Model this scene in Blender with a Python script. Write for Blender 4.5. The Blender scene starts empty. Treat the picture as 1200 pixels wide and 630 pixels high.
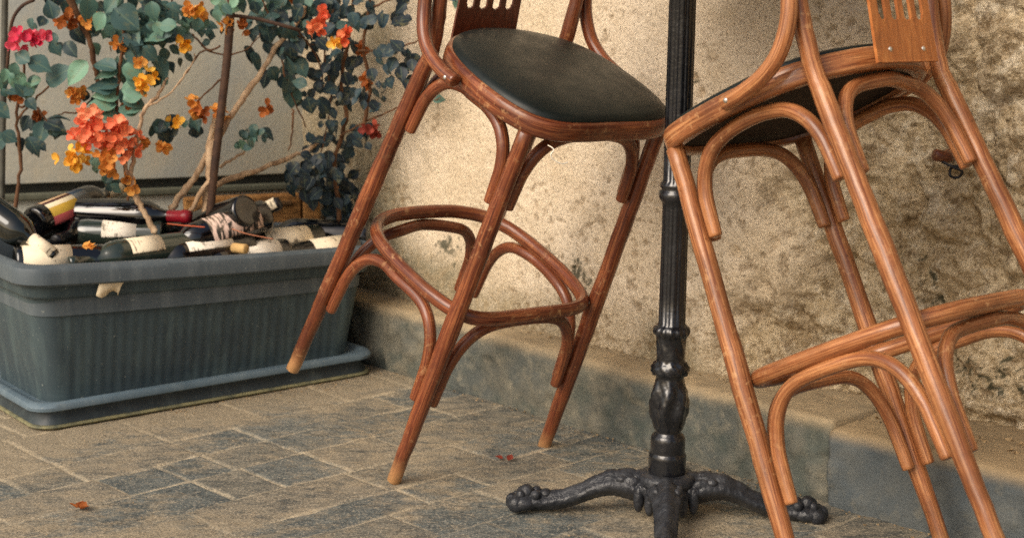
import bpy, math, random
import numpy as np
from mathutils import Vector, Matrix

S = bpy.context.scene
COL = S.collection
rng = random.Random(7)
R = math.radians

# ------------------------------------------------------------------ camera numbers (metres, radians)
F_PX, PITCH, CAM_H = 2031.0, 0.1925, 1.0589
def ray(u, v):
    x = (u - 600) / F_PX; y = -(v - 315) / F_PX
    c, s = math.cos(PITCH), math.sin(PITCH)
    return Vector((x, y * s + c, y * c - s))
def at_z(u, v, z):
    r = ray(u, v); return Vector((0, 0, CAM_H)) + r * ((z - CAM_H) / r.z)
def at_y(u, v, y):
    r = ray(u, v); return Vector((0, 0, CAM_H)) + r * (y / r.y)
# frame of the paving, kerb and wall: along = towards right/near, inw = into the wall
ANG = R(-48)
ALONG = Vector((math.cos(ANG), math.sin(ANG), 0)); INW = Vector((math.cos(ANG + math.pi / 2), math.sin(ANG + math.pi / 2), 0))
def W(u, n, z): return ALONG * u + INW * n + Vector((0, 0, z))

# ------------------------------------------------------------------ object helpers
def link(o, parent=None):
    COL.objects.link(o)
    if parent is not None: o.parent = parent
    return o
def tag(o, label=None, cat=None, group=None, kind=None):
    if label: o['label'] = label
    if cat: o['category'] = cat
    if group: o['group'] = group
    if kind: o['kind'] = kind
    return o
def empty(name, loc=(0, 0, 0), rot=(0, 0, 0)):
    o = bpy.data.objects.new(name, None); o.location = loc; o.rotation_euler = rot; o.empty_display_size = .05
    return link(o)

class MB:
    def __init__(s): s.v = []; s.f = []; s.uv = []; s.attr = {}
    def add(s, vs, fs, uvs=None, **attrs):
        b = len(s.v)
        s.v += [tuple(p) for p in vs]
        s.f += [tuple(b + i for i in f) for f in fs]
        s.uv += uvs if uvs else [(0, 0)] * len(vs)
        for k in set(list(s.attr) + list(attrs)):
            if k not in s.attr: s.attr[k] = [0.0] * b
            val = attrs.get(k, 0.0)
            s.attr[k] += list(val) if hasattr(val, '__len__') else [val] * len(vs)
    def build(s, name, mat, parent=None, smooth=True, autosmooth=None):
        me = bpy.data.meshes.new(name); me.from_pydata(s.v, [], s.f); me.update()
        uvl = me.uv_layers.new(name='UVMap')
        idx = np.zeros(len(me.loops), dtype=np.int32); me.loops.foreach_get('vertex_index', idx)
        uv = np.array(s.uv, dtype=np.float32)[idx]; uvl.data.foreach_set('uv', uv.ravel())
        for k, a in s.attr.items():
            at = me.attributes.new(k, 'FLOAT', 'POINT'); at.data.foreach_set('value', np.array(a, dtype=np.float32))
        me.polygons.foreach_set('use_smooth', [smooth] * len(me.polygons))
        if smooth and autosmooth: me.set_sharp_from_angle(angle=R(autosmooth))
        me.materials.append(mat)
        return link(bpy.data.objects.new(name, me), parent)

def catmull(pts, n, closed=False):
    P = [Vector(p) for p in pts]; out = []; m = len(P)
    for i in range(m if closed else m - 1):
        if closed: a, b, c, d = P[(i - 1) % m], P[i], P[(i + 1) % m], P[(i + 2) % m]
        else: a, b, c, d = P[max(i - 1, 0)], P[i], P[i + 1], P[min(i + 2, m - 1)]
        for k in range(n):
            t = k / n
            out.append(.5 * ((2 * b) + (c - a) * t + (2 * a - 5 * b + 4 * c - d) * t * t + (3 * b - 3 * c + d - a) * t ** 3))
    if not closed: out.append(P[-1])
    return out

def tube(mb, pts, r, seg=14, closed=False, up=None, flat=1.0, cap=True, v0=0.0, **attrs):
    """sweep; r number / list / function(t); flat = scale of the section along the 'up' side"""
    P = [Vector(p) for p in pts]; n = len(P)
    T = []
    for i in range(n):
        a = P[(i - 1) % n] if closed else P[max(i - 1, 0)]
        b = P[(i + 1) % n] if closed else P[min(i + 1, n - 1)]
        T.append((b - a).normalized())
    if up is not None: N = [(Vector(up) - T[i] * Vector(up).dot(T[i])).normalized() for i in range(n)]
    else:
        t0 = T[0]; x = Vector((0, 0, 1)) if abs(t0.z) < .9 else Vector((1, 0, 0))
        N = [(x - t0 * x.dot(t0)).normalized()]
        for i in range(1, n):
            q = T[i - 1].rotation_difference(T[i]); v = q @ N[-1]
            N.append((v - T[i] * v.dot(T[i])).normalized())
    vs, uvs, fs = [], [], []
    L = 0
    rad = []
    for i in range(n):
        t = i / max(n - 1, 1)
        rr = r(t) if callable(r) else (r[i] if hasattr(r, '__len__') else r)
        rad.append(rr)
    rings = [(P[i], i, 1.0, 0.0) for i in range(n)]
    if cap and not closed:
        rings = [(P[0], 0, .55, -.35), (P[0], 0, .86, -.2)] + rings + [(P[-1], n - 1, .86, .2), (P[-1], n - 1, .55, .35)]
        rings[2] = (P[0], 0, 1.0, 0.0)
    prev = None
    for p, i, sc, off in rings:
        B = T[i].cross(N[i])
        c = p + T[i] * off * rad[i] * .6
        if prev is not None: L += (c - prev).length
        prev = c
        for k in range(seg + 1):
            a = 2 * math.pi * k / seg
            vs.append(c + (N[i] * math.cos(a) * flat + B * math.sin(a)) * rad[i] * sc)
            uvs.append((k / seg, L + v0))
    m = len(rings)
    for i in range(m if closed else m - 1):
        j = (i + 1) % m
        for k in range(seg):
            fs.append((i * (seg + 1) + k, i * (seg + 1) + k + 1, j * (seg + 1) + k + 1, j * (seg + 1) + k))
    if not closed and cap:
        for base, rev in ((0, True), ((m - 1) * (seg + 1), False)):
            ring = [base + k for k in range(seg)]
            fs.append(tuple(reversed(ring)) if rev else tuple(ring))
    mb.add(vs, fs, uvs, **attrs)

def lathe(mb, prof, seg=32, M=None, flute=None, **attrs):
    vs, fs, uvs = [], [], []
    L = 0
    for i, (r, z) in enumerate(prof):
        if i: L += math.hypot(r - prof[i - 1][0], z - prof[i - 1][1])
        for k in range(seg + 1):
            a = 2 * math.pi * k / seg
            rr = r
            if flute: rr = r * (1 + flute(z, a))
            p = Vector((rr * math.cos(a), rr * math.sin(a), z))
            vs.append(M @ p if M else p); uvs.append((k / seg, L))
    for i in range(len(prof) - 1):
        for k in range(seg):
            a = i * (seg + 1) + k
            fs.append((a, a + 1, a + seg + 2, a + seg + 1))
    mb.add(vs, fs, uvs, **attrs)

def box(mb, c, sx, sy, sz, M=None, bev=.003, **attrs):
    """bevelled box centred on c"""
    import bmesh
    bm = bmesh.new(); bmesh.ops.create_cube(bm, size=1)
    for v in bm.verts: v.co = Vector((v.co.x * sx, v.co.y * sy, v.co.z * sz))
    if bev: bmesh.ops.bevel(bm, geom=list(bm.edges), offset=bev, segments=2, affect='EDGES', profile=.6)
    bm.verts.index_update()
    vs = [(M @ (v.co + Vector(c))) if M else v.co + Vector(c) for v in bm.verts]
    mb.add(vs, [tuple(v.index for v in f.verts) for f in bm.faces], **attrs); bm.free()

# ------------------------------------------------------------------ numpy noise
def _h(ix, iy, seed):
    n = (ix.astype(np.int64) * 374761393 + iy.astype(np.int64) * 668265263 + seed * 974711) & 0x7fffffff
    n = ((n ^ (n >> 13)) * 1274126177) & 0x7fffffff
    return ((n ^ (n >> 16)) & 0xffff) / 65535.0
def vnoise(x, y, seed=0):
    ix, iy = np.floor(x), np.floor(y); fx, fy = x - ix, y - iy
    fx = fx * fx * fx * (fx * (fx * 6 - 15) + 10); fy = fy * fy * fy * (fy * (fy * 6 - 15) + 10)
    a, b, c, d = _h(ix, iy, seed), _h(ix + 1, iy, seed), _h(ix, iy + 1, seed), _h(ix + 1, iy + 1, seed)
    return (a * (1 - fx) + b * fx) * (1 - fy) + (c * (1 - fx) + d * fx) * fy
def fbm(x, y, oct=5, seed=0, gain=.5):
    s = 0; a = 1; t = 0
    for o in range(oct):
        s = s + a * vnoise(x * 2 ** o + 17.3 * o, y * 2 ** o - 9.1 * o, seed + o * 13); t += a; a *= gain
    return s / t
def voro(x, y, seed=0):
    ix, iy = np.floor(x), np.floor(y); d1 = np.full(x.shape, 9.); d2 = np.full(x.shape, 9.); idv = np.zeros(x.shape)
    for dx in (-1, 0, 1):
        for dy in (-1, 0, 1):
            cx, cy = ix + dx, iy + dy
            px = cx + .15 + .7 * _h(cx, cy, seed); py = cy + .15 + .7 * _h(cx, cy, seed + 5)
            d = np.hypot(x - px, y - py); i = _h(cx, cy, seed + 9)
            closer = d < d1
            d2 = np.where(closer, d1, np.minimum(d2, d)); idv = np.where(closer, i, idv); d1 = np.where(closer, d, d1)
    return d1, d2, idv
def sstep(a, b, x):
    t = np.clip((x - a) / (b - a), 0, 1); return t * t * (3 - 2 * t)

# ------------------------------------------------------------------ materials
def srgb(r, g, b):
    f = lambda c: (c / 255 / 12.92) if c <= 10 else ((c / 255 + .055) / 1.055) ** 2.4
    return (f(r), f(g), f(b), 1)
class Mat:
    def __init__(s, name, rough=.6, spec=.5):
        s.m = bpy.data.materials.new(name); s.m.use_nodes = True; s.nt = s.m.node_tree
        s.b = s.nt.nodes['Principled BSDF']; s.b.inputs['Roughness'].default_value = rough
        s.b.inputs['Specular IOR Level'].default_value = spec
    def n(s, t, **kw):
        nd = s.nt.nodes.new(t)
        for k, v in kw.items():
            if k in nd.inputs: nd.inputs[k].default_value = v
            else: setattr(nd, k, v)
        return nd
    def l(s, a, b): s.nt.links.new(a, b)
    def coord(s, kind='Object', scale=(1, 1, 1), rot=(0, 0, 0)):
        tc = s.n('ShaderNodeTexCoord'); mp = s.n('ShaderNodeMapping'); mp.inputs['Scale'].default_value = scale
        mp.inputs['Rotation'].default_value = rot
        s.l(tc.outputs[kind], mp.inputs[0]); return mp.outputs[0]
    def noise(s, co, scale, detail=4, rough=.6, dist=0):
        n = s.n('ShaderNodeTexNoise'); n.inputs['Scale'].default_value = scale; n.inputs['Detail'].default_value = detail
        n.inputs['Roughness'].default_value = rough; n.inputs['Distortion'].default_value = dist
        s.l(co, n.inputs['Vector']); return n.outputs['Fac']
    def ramp(s, fac, stops, interp='LINEAR'):
        r = s.n('ShaderNodeValToRGB'); r.color_ramp.interpolation = interp
        e = r.color_ramp.elements
        while len(e) < len(stops): e.new(.5)
        for i, (p, c) in enumerate(stops):
            e[i].position = p; e[i].color = c if hasattr(c, '__len__') else (c, c, c, 1)
        s.l(fac, r.inputs[0]); return r.outputs[0]
    def mix(s, fac, a, b, mode='MIX'):
        m = s.n('ShaderNodeMix', data_type='RGBA', blend_type=mode)
        for sock, val in ((m.inputs[0], fac), (m.inputs[6], a), (m.inputs[7], b)):
            if isinstance(val, bpy.types.NodeSocket): s.l(val, sock)
            else: sock.default_value = val
        return m.outputs[2]
    def math(s, op, a, b=0.0, clamp=False):
        m = s.n('ShaderNodeMath', operation=op); m.use_clamp = clamp
        for i, val in enumerate((a, b)):
            if isinstance(val, bpy.types.NodeSocket): s.l(val, m.inputs[i])
            else: m.inputs[i].default_value = val
        return m.outputs[0]
    def attr(s, name):
        a = s.n('ShaderNodeAttribute', attribute_name=name); return a.outputs['Fac']
    def col(s, c):
        if isinstance(c, bpy.types.NodeSocket): s.l(c, s.b.inputs['Base Color'])
        else: s.b.inputs['Base Color'].default_value = c
    def rough(s, c): s.l(c, s.b.inputs['Roughness'])
    def bump(s, h, strength=.3, dist=.002):
        b = s.n('ShaderNodeBump'); b.inputs['Strength'].default_value = strength; b.inputs['Distance'].default_value = dist
        s.l(h, b.inputs['Height']); s.l(b.outputs[0], s.b.inputs['Normal'])

def wood_mat(name, dark, mid, light, rough=.3, pale=.55):
    m = Mat(name, rough, .5)
    uv = m.coord('UV', (3.0, 9.0, 1)); ob = m.coord('Object')
    tc = m.n('ShaderNodeTexCoord')
    grain = m.noise(m.coord('UV', (26, 6, 1)), 1.0, 8, .72, .8)
    fine = m.noise(m.coord('UV', (90, 26, 1)), 1.0, 4, .7, .3)
    big = m.noise(ob, 6, 4, .6)
    c = m.ramp(grain, [(.32, dark), (.47, mid), (.62, light)])
    c = m.mix(m.ramp(fine, [(.36, .55), (.5, 0.)]), c, dark)
    c = m.mix(m.ramp(big, [(.40, 0.), (.62, .6)]), c, dark)
    dots = m.noise(ob, 120, 2, .5); c = m.mix(m.ramp(dots, [(.70, 0.), (.75, .5)]), c, tuple(x * .5 for x in dark[:3]) + (1,))
    # worn scuffs where the varnish has gone
    sc = m.noise(ob, 55, 4, .7, .3); sc2 = m.noise(ob, 11, 2, .5)
    scm = m.math('MULTIPLY', m.ramp(sc, [(.56, 0.), (.68, 1.)]), m.ramp(sc2, [(.44, 0.), (.62, 1.)]))
    c = m.mix(m.math('MULTIPLY', scm, pale), c, srgb(205, 160, 112))
    c = m.mix(m.attr('worn'), c, srgb(196, 150, 100))
    m.col(c)
    m.rough(m.ramp(m.noise(ob, 30, 4, .6), [(.3, rough - .06), (.75, rough + .25)]))
    m.b.inputs['Coat Weight'].default_value = .3; m.b.inputs['Coat Roughness'].default_value = .16; m.b.inputs['Specular IOR Level'].default_value = .35
    m.bump(m.mix(.5, grain, sc), .2, .0015)
    return m.m
WOOD_RED = wood_mat('red_brown_varnished_wood', srgb(60, 28, 18), srgb(122, 62, 38), srgb(172, 106, 64), .27)
WOOD_TAN = wood_mat('tan_varnished_wood', srgb(84, 46, 26), srgb(150, 90, 52), srgb(202, 142, 92), .27)

def splat_mat(name, a, b, c3):
    m = Mat(name, .36, .5)
    ob = m.coord('Object', (14, 3, 3.0))
    w = m.noise(ob, 2.6, 4, .6, 1.8)
    c = m.ramp(w, [(.3, a), (.5, b), (.7, c3)])
    fine = m.noise(m.coord('Object', (160, 20, 18)), 1.5, 3, .6)
    c = m.mix(m.ramp(fine, [(.35, 0.), (.7, .35)]), c, a)
    m.col(c); m.b.inputs['Coat Weight'].default_value = .2; m.b.inputs['Coat Roughness'].default_value = .3
    m.bump(fine, .1, .001); return m.m
SPLAT_RED = splat_mat('dark_veneer', srgb(70, 34, 22), srgb(98, 50, 32), srgb(118, 62, 38))
SPLAT_TAN = splat_mat('orange_veneer', srgb(134, 76, 36), srgb(172, 102, 50), srgb(200, 130, 70))

m = Mat('black_leatherette', .42, .35)
ob = m.coord('Object')
m.col(m.mix(m.noise(ob, 14, 4, .6), srgb(14, 18, 19), srgb(28, 36, 32)))
m.rough(m.ramp(m.noise(ob, 18, 4, .6), [(.3, .34), (.75, .55)])); m.bump(m.noise(ob, 420, 2, .5), .25, .001)
LEATHER = m.m
m = Mat('seat_underside_board', .8, .2); m.col(m.mix(m.noise(m.coord(), 20), srgb(38, 30, 24), srgb(56, 44, 34))); UNDER = m.m

m = Mat('steel_screw', .35, .6); m.b.inputs['Metallic'].default_value = .8; m.col(srgb(205, 200, 190)); STEEL = m.m

m = Mat('black_painted_cast_iron', .4, .5)
ob = m.coord('Object')
dirt = m.ramp(m.noise(ob, 24, 5, .65), [(.5, 0.), (.78, .5)])
m.col(m.mix(dirt, srgb(16, 17, 21), srgb(52, 54, 58)))
m.rough(m.ramp(m.noise(ob, 40, 4, .6), [(.3, .16), (.7, .34)])); m.b.inputs['Coat Weight'].default_value = .5; m.b.inputs['Coat Roughness'].default_value = .12
m.bump(m.noise(ob, 110, 3, .55), .35, .003)
IRON = m.m
m = Mat('dusty_cast_iron', .6, .4)
dust = m.ramp(m.noise(ob, 18, 5, .7), [(.4, 0.), (.75, .75)]) if False else m.ramp(m.noise(m.coord('Object'), 22, 5, .7), [(.38, .05), (.75, .7)])
m.col(m.mix(dust, srgb(26, 28, 33), srgb(74, 76, 80)))
m.rough(m.ramp(m.noise(m.coord('Object'), 50, 3, .6), [(.35, .24), (.7, .5)])); m.bump(m.noise(m.coord('Object'), 75, 4, .6), .6, .006)
IRON_DUST = m.m
m = Mat('dark_tabletop_laminate', .3, .5); m.col(m.mix(m.noise(m.coord(), 8), srgb(70, 42, 28), srgb(92, 58, 38))); TOPM = m.m

def plastic(name, base, alt, dust, rough=.5, ribs=False):
    m = Mat(name, rough, .45); ob = m.coord('Object')
    c = m.mix(m.ramp(m.noise(ob, 5, 4, .55), [(.35, 0.), (.7, 1.)]), base, alt)
    st = m.noise(m.coord('Object', (9, 9, 1.2)), 3, 5, .65)
    c = m.mix(m.ramp(st, [(.48, 0.), (.8, .55)]), c, dust)
    sp = m.ramp(m.noise(ob, 160, 2, .5), [(.7, 0.), (.76, .4)])
    c = m.mix(sp, c, srgb(170, 175, 165))
    m.col(c); m.rough(m.ramp(m.noise(ob, 22, 4, .6), [(.3, rough - .08), (.7, rough + .2)]))
    m.bump(m.noise(ob, 260, 3, .5), .15, .001); return m.m
PL_BODY = plastic('teal_grey_plastic', srgb(62, 77, 82), srgb(52, 65, 72), srgb(96, 114, 114), .5)
PL_RIM = plastic('grey_plastic_rim', srgb(82, 92, 98), srgb(72, 82, 88), srgb(122, 130, 132), .5)
PL_SAUCER = plastic('dark_plastic_saucer', srgb(44, 54, 60), srgb(36, 46, 50), srgb(84, 96, 98), .45)
PL_LIP = plastic('blue_grey_saucer_lip', srgb(98, 116, 128), srgb(80, 98, 110), srgb(126, 140, 146), .45)
m = Mat('cream_paper', .8, .2); m.col(m.mix(m.ramp(m.noise(m.coord(), 60, 3), [(.4, 0.), (.7, 1.)]), srgb(232, 216, 184), srgb(206, 184, 148))); PAPER = m.m

def glass_dark(name, c, tr=0.0, rough=.08):
    m = Mat(name, rough, .6); m.col(c); m.b.inputs['Coat Weight'].default_value = .6; m.b.inputs['Coat Roughness'].default_value = .06
    ob = m.coord('Object'); d = m.noise(ob, 26, 4, .65)
    cc = m.mix(m.ramp(d, [(.55, 0.), (.8, .14 if name.startswith(('black', 'dark')) else .4)]), c, srgb(96, 92, 78)); m.col(cc)
    m.rough(m.ramp(d, [(.5, rough), (.85, .3)]))
    return m.m
G_DARK = glass_dark('dark_green_glass', srgb(10, 16, 12))
G_BLACK = glass_dark('black_glass', srgb(7, 8, 11))
G_OLIVE = glass_dark('dusty_olive_glass', srgb(40, 50, 44), 0, .15)
G_PALE = glass_dark('pale_dusty_glass', srgb(120, 128, 116), 0, .15)

def label_mat(name, base, ink, scale=38, thr=.6):
    m = Mat(name, .65, .3); ob = m.coord('Object')
    n = m.noise(ob, scale, 3, .6); lines = m.noise(m.coord('Object', (1, 1, 7)), scale * .7, 2, .5)
    f = m.math('MULTIPLY', m.ramp(n, [(thr - .06, 0.), (thr, 1.)]), m.ramp(lines, [(.45, 0.), (.55, 1.)]))
    c = m.mix(m.math('MULTIPLY', f, .8), base, ink)
    c = m.mix(m.ramp(m.noise(ob, 16, 4, .6), [(.45, 0.), (.8, .45)]), c, srgb(160, 140, 105))
    m.col(c); return m.m
L_CREAM = label_mat('cream_wine_label', srgb(236, 222, 194), srgb(70, 60, 50))
L_WHITE = label_mat('white_wine_label', srgb(238, 230, 214), srgb(90, 84, 74), 50, .58)
L_PATCH = label_mat('patterned_wine_label', srgb(24, 24, 26), srgb(236, 205, 190), 34, .47)
def stripes():
    m = Mat('striped_wine_label', .6, .3)
    tc = m.n('ShaderNodeTexCoord'); sx = m.n('ShaderNodeSeparateXYZ'); m.l(tc.outputs['UV'], sx.inputs[0])
    c = m.ramp(sx.outputs[0], [(0., srgb(120, 50, 38)), (.3, srgb(205, 175, 135)), (.38, srgb(70, 36, 30)), (.48, srgb(228, 214, 180)), (.6, srgb(196, 160, 60)), (.8, srgb(190, 90, 90))], 'CONSTANT')
    c2 = m.ramp(sx.outputs[1], [(0., 0.), (.68, 1.)], 'CONSTANT')
    c = m.mix(m.math('MULTIPLY', c2, .75), c, srgb(62, 98, 128)); m.col(c); return m.m
L_STRIPE = stripes()
def flat(name, c, rough=.5, c2=None, metal=0, sc=30):
    m = Mat(name, rough, .4); m.b.inputs['Metallic'].default_value = metal
    m.col(m.mix(m.ramp(m.noise(m.coord(), sc, 4, .6), [(.4, 0.), (.7, 1.)]), c, c2 or tuple(x * .75 for x in c[:3]) + (1,))); return m.m
FOIL_RED = flat('red_foil', srgb(150, 26, 42), .35); FOIL_GOLD = flat('gold_foil', srgb(190, 150, 80), .35, metal=.4)
FOIL_BLACK = flat('black_foil', srgb(22, 22, 26), .35); FOIL_CREAM = flat('cream_foil', srgb(224, 208, 176), .5)
CORK = flat('cork', srgb(196, 160, 104), .85)

# ------------------------------------------------------------------ paving (height field)
def axis(lo, hi, step, flo, fhi, coarse):
    a = list(np.arange(lo, hi + step / 2, step)); x = lo; s = step
    left = []
    while x > flo: s = min(s * 1.25, coarse); x -= s; left.append(max(x, flo))
    x = hi; s = step; right = []
    while x < fhi: s = min(s * 1.25, coarse); x += s; right.append(min(x, fhi))
    return np.array(left[::-1] + a + right)
def grid_object(name, U, V, P, mat, attrs, parent=None):
    nu, nv = len(U), len(V)
    me = bpy.data.meshes.new(name)
    idx = np.arange(nu * nv).reshape(nu, nv)
    q = np.stack([idx[:-1, :-1], idx[1:, :-1], idx[1:, 1:], idx[:-1, 1:]], -1).reshape(-1, 4)
    me.vertices.add(nu * nv); me.vertices.foreach_set('co', P.reshape(-1, 3).astype(np.float32).ravel())
    me.loops.add(q.size); me.loops.foreach_set('vertex_index', q.ravel().astype(np.int32))
    me.polygons.add(len(q)); me.polygons.foreach_set('loop_start', np.arange(0, q.size, 4, dtype=np.int32))
    me.polygons.foreach_set('use_smooth', [True] * len(q))
    me.update(calc_edges=True); me.validate()
    for k, a in attrs.items():
        at = me.attributes.new(k, 'FLOAT', 'POINT'); at.data.foreach_set('value', a.ravel().astype(np.float32))
    me.materials.append(mat)
    return link(bpy.data.objects.new(name, me), parent)

KERB_N = 2.54
def wfield(Ug, Ng, Z):
    a = np.array(ALONG); b = np.array(INW)
    P = Ug[..., None] * a + Ng[..., None] * b; P[..., 2] = Z; return P
U = axis(-3.75, -1.55, .005, -7.0, 3.5, .08); V = axis(.95, KERB_N - .004, .005, -4.5, KERB_N - .003, .08)
rows = [-3.35, -3.11, -2.98, -2.85, -2.69, -2.54, -2.43, -2.28, -2.14, -1.98, -1.84, -1.70]
x = -3.35
while x > -7.2: x -= rng.choice([.13, .15, .16, .12, .24]); rows.insert(0, x)
x = -1.70
while x < 3.7: x += rng.choice([.13, .15, .16, .12]); rows.append(x)
known = {-3.35: [1.33, 1.565, 1.82, 2.07, 2.3], -3.11: [1.2, 1.44, 1.565, 1.82, 1.98, 2.2, 2.36], -2.98: [1.33, 1.58, 1.71, 1.82, 1.98, 2.17, 2.4],
         -2.85: [1.1, 1.34, 1.715, 1.83, 1.985, 2.16, 2.33], -2.69: [1.36, 1.605, 1.965, 2.25, 2.44], -2.54: [1.1, 1.34, 1.605, 1.98, 2.13, 2.36],
         -2.43: [1.3, 1.5, 1.69, 1.88, 2.09, 2.3], -2.28: [1.2, 1.42, 1.6, 1.8, 1.99, 2.2, 2.42]}
Ug, Vg = np.meshgrid(U, V, indexing='ij')
wob = lambda s: (fbm(Ug * 9, Vg * 9, 3, s) - .5) * .012
Uw, Vw = Ug + wob(3), Vg + wob(8)
dist = np.full(Ug.shape, 9.); tid = np.zeros(Ug.shape); ra = np.array(rows)
ri = np.clip(np.searchsorted(ra, Uw) - 1, 0, len(ra) - 2)
dist = np.minimum(Uw - ra[ri], ra[ri + 1] - Uw)
for i in range(len(rows) - 1):
    msk = ri == i
    if not msk.any(): continue
    js = list(known.get(rows[i], []))
    if not js: js = [1.0 + rng.random() * .2]
    while js[-1] < 3: js.append(js[-1] + rng.choice([.14, .18, .22, .26]))
    while js[0] > -4.8: js.insert(0, js[0] - rng.choice([.14, .18, .22, .26]))
    ja = np.array(js); k = np.clip(np.searchsorted(ja, Vw[msk]) - 1, 0, len(ja) - 2)
    d = np.minimum(Vw[msk] - ja[k], ja[k + 1] - Vw[msk])
    dist[msk] = np.minimum(dist[msk], np.abs(d)); tid[msk] = (np.sin(k * 12.9898 + i * 78.233) * 43758.5453) % 1
dist = np.abs(dist)
jw = .0015 + .0022 * fbm(Ug * 5, Vg * 5, 3, 21)
joint = 1 - sstep(jw * .5, jw * 1.9, dist)
fade = sstep(.36, .60, fbm(Ug * 3.2, Vg * 3.2, 4, 44))          # where the joints are worn flush / filled
joint = joint * (.35 + .65 * fade)
Z = (tid - .5) * .0028 + (fbm(Ug * 14, Vg * 14, 5, 5) - .5) * .004 + (fbm(Ug * 70, Vg * 70, 3, 6) - .5) * .0014
Z = Z - joint * .0024
Z -= .0005
wear = fbm(Ug * 4 + 3, Vg * 4, 5, 71)
m = Mat('worn_slate_paving', .72, .35); ob = m.coord('Object'); obr = m.coord('Object', (1, 1, 1), (0, 0, R(-42)))
tidn = m.attr('tid'); jt = m.attr('joint'); dn = m.attr('dust')
slate = m.ramp(tidn, [(0., srgb(98, 104, 102)), (.3, srgb(124, 120, 108)), (.55, srgb(108, 112, 108)), (.8, srgb(136, 128, 112))], 'CONSTANT')
streak = m.noise(m.coord('Object', (1, 2.0, 1), (0, 0, R(0))), 15, 8, .74, .5)
slate = m.mix(m.ramp(streak, [(.45, 0.), (.60, .75)]), slate, srgb(58, 68, 72))
beige = m.mix(m.noise(ob, 30, 4, .6), srgb(172, 156, 130), srgb(134, 124, 104))
dfac = m.math('ADD', m.math('MULTIPLY', m.noise(m.coord('Object', (1, 1.6, 1)), 17, 9, .76, .35), .85), m.math('MULTIPLY', dn, .62))
c = m.mix(m.ramp(dfac, [(.64, 0.), (.80, .85)]), slate, beige)
c = m.mix(m.math('MULTIPLY', jt, m.ramp(m.noise(ob, 7, 4, .6), [(.35, .3), (.65, .8)])), c, srgb(204, 188, 158))
grit = m.noise(ob, 210, 3, .6)
c = m.mix(m.ramp(grit, [(.34, .6), (.48, 0.)]), c, srgb(66, 60, 50))
c = m.mix(m.ramp(grit, [(.54, 0.), (.68, .5)]), c, srgb(205, 190, 164))
m.col(c); m.rough(m.ramp(streak, [(.3, .8), (.7, .5)])); m.bump(m.mix(.5, m.noise(ob, 140, 6, .72), streak), .8, .005)
PAVE = m.m
# dust gathers in front of the planter and towards the near left
dustA = .37 + .35 * sstep(-2.9, -3.5, Ug - .0 * Vg) + .16 * sstep(1.75, 1.2, Vg) + (wear - .5) * .6
tag(grid_object('paving', U, V, wfield(Ug, Vg, Z), PAVE, {'tid': tid, 'joint': joint, 'dust': np.clip(dustA, 0, 1)}), kind='structure')
# the ground sheet that carries on to the horizon, 4 cm below
mb = MB(); mb.add([(-400, -400, -.04), (400, -400, -.04), (400, 400, -.04), (-400, 400, -.04)], [(0, 1, 2, 3)])
tag(mb.build('ground', flat('packed_earth', srgb(128, 112, 88), .9, srgb(104, 92, 74), 0, 3), smooth=False), kind='structure')

# ------------------------------------------------------------------ kerb (low stone step along the wall foot)
m = Mat('grey_green_kerb_stone', .78, .3); ob = m.coord('Object')
n1 = m.noise(ob, 5, 6, .65, .4); n2 = m.noise(ob, 26, 5, .65)
c = m.mix(m.ramp(n1, [(.38, 0.), (.62, 1.)]), srgb(88, 92, 88), srgb(118, 114, 100))
c = m.mix(m.ramp(n2, [(.5, 0.), (.7, .5)]), c, srgb(154, 146, 126))
c = m.mix(m.ramp(m.noise(ob, 9, 5, .6), [(.5, 0.), (.62, .65)]), c, srgb(70, 80, 76))
top = m.attr('top'); c = m.mix(m.math('MULTIPLY', top, m.ramp(n2, [(.2, .55), (.7, 1.)])), c, srgb(172, 152, 120))
m.col(c); m.bump(m.mix(.5, m.noise(ob, 120, 6, .75), n2), .9, .007); KERBM = m.m
m = Mat('blue_grey_kerb_stone', .75, .3); ob = m.coord('Object'); n2 = m.noise(ob, 24, 5, .65)
c = m.mix(m.ramp(m.noise(ob, 7, 5, .6), [(.4, 0.), (.65, 1.)]), srgb(82, 90, 94), srgb(106, 108, 104))
c = m.mix(m.ramp(n2, [(.55, 0.), (.8, .5)]), c, srgb(140, 132, 112))
top = m.attr('top'); c = m.mix(m.math('MULTIPLY', top, .9), c, srgb(164, 142, 108))
m.col(c); m.bump(m.mix(.5, m.noise(ob, 120, 6, .75), n2), .9, .007); KERBB = m.m
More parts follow.
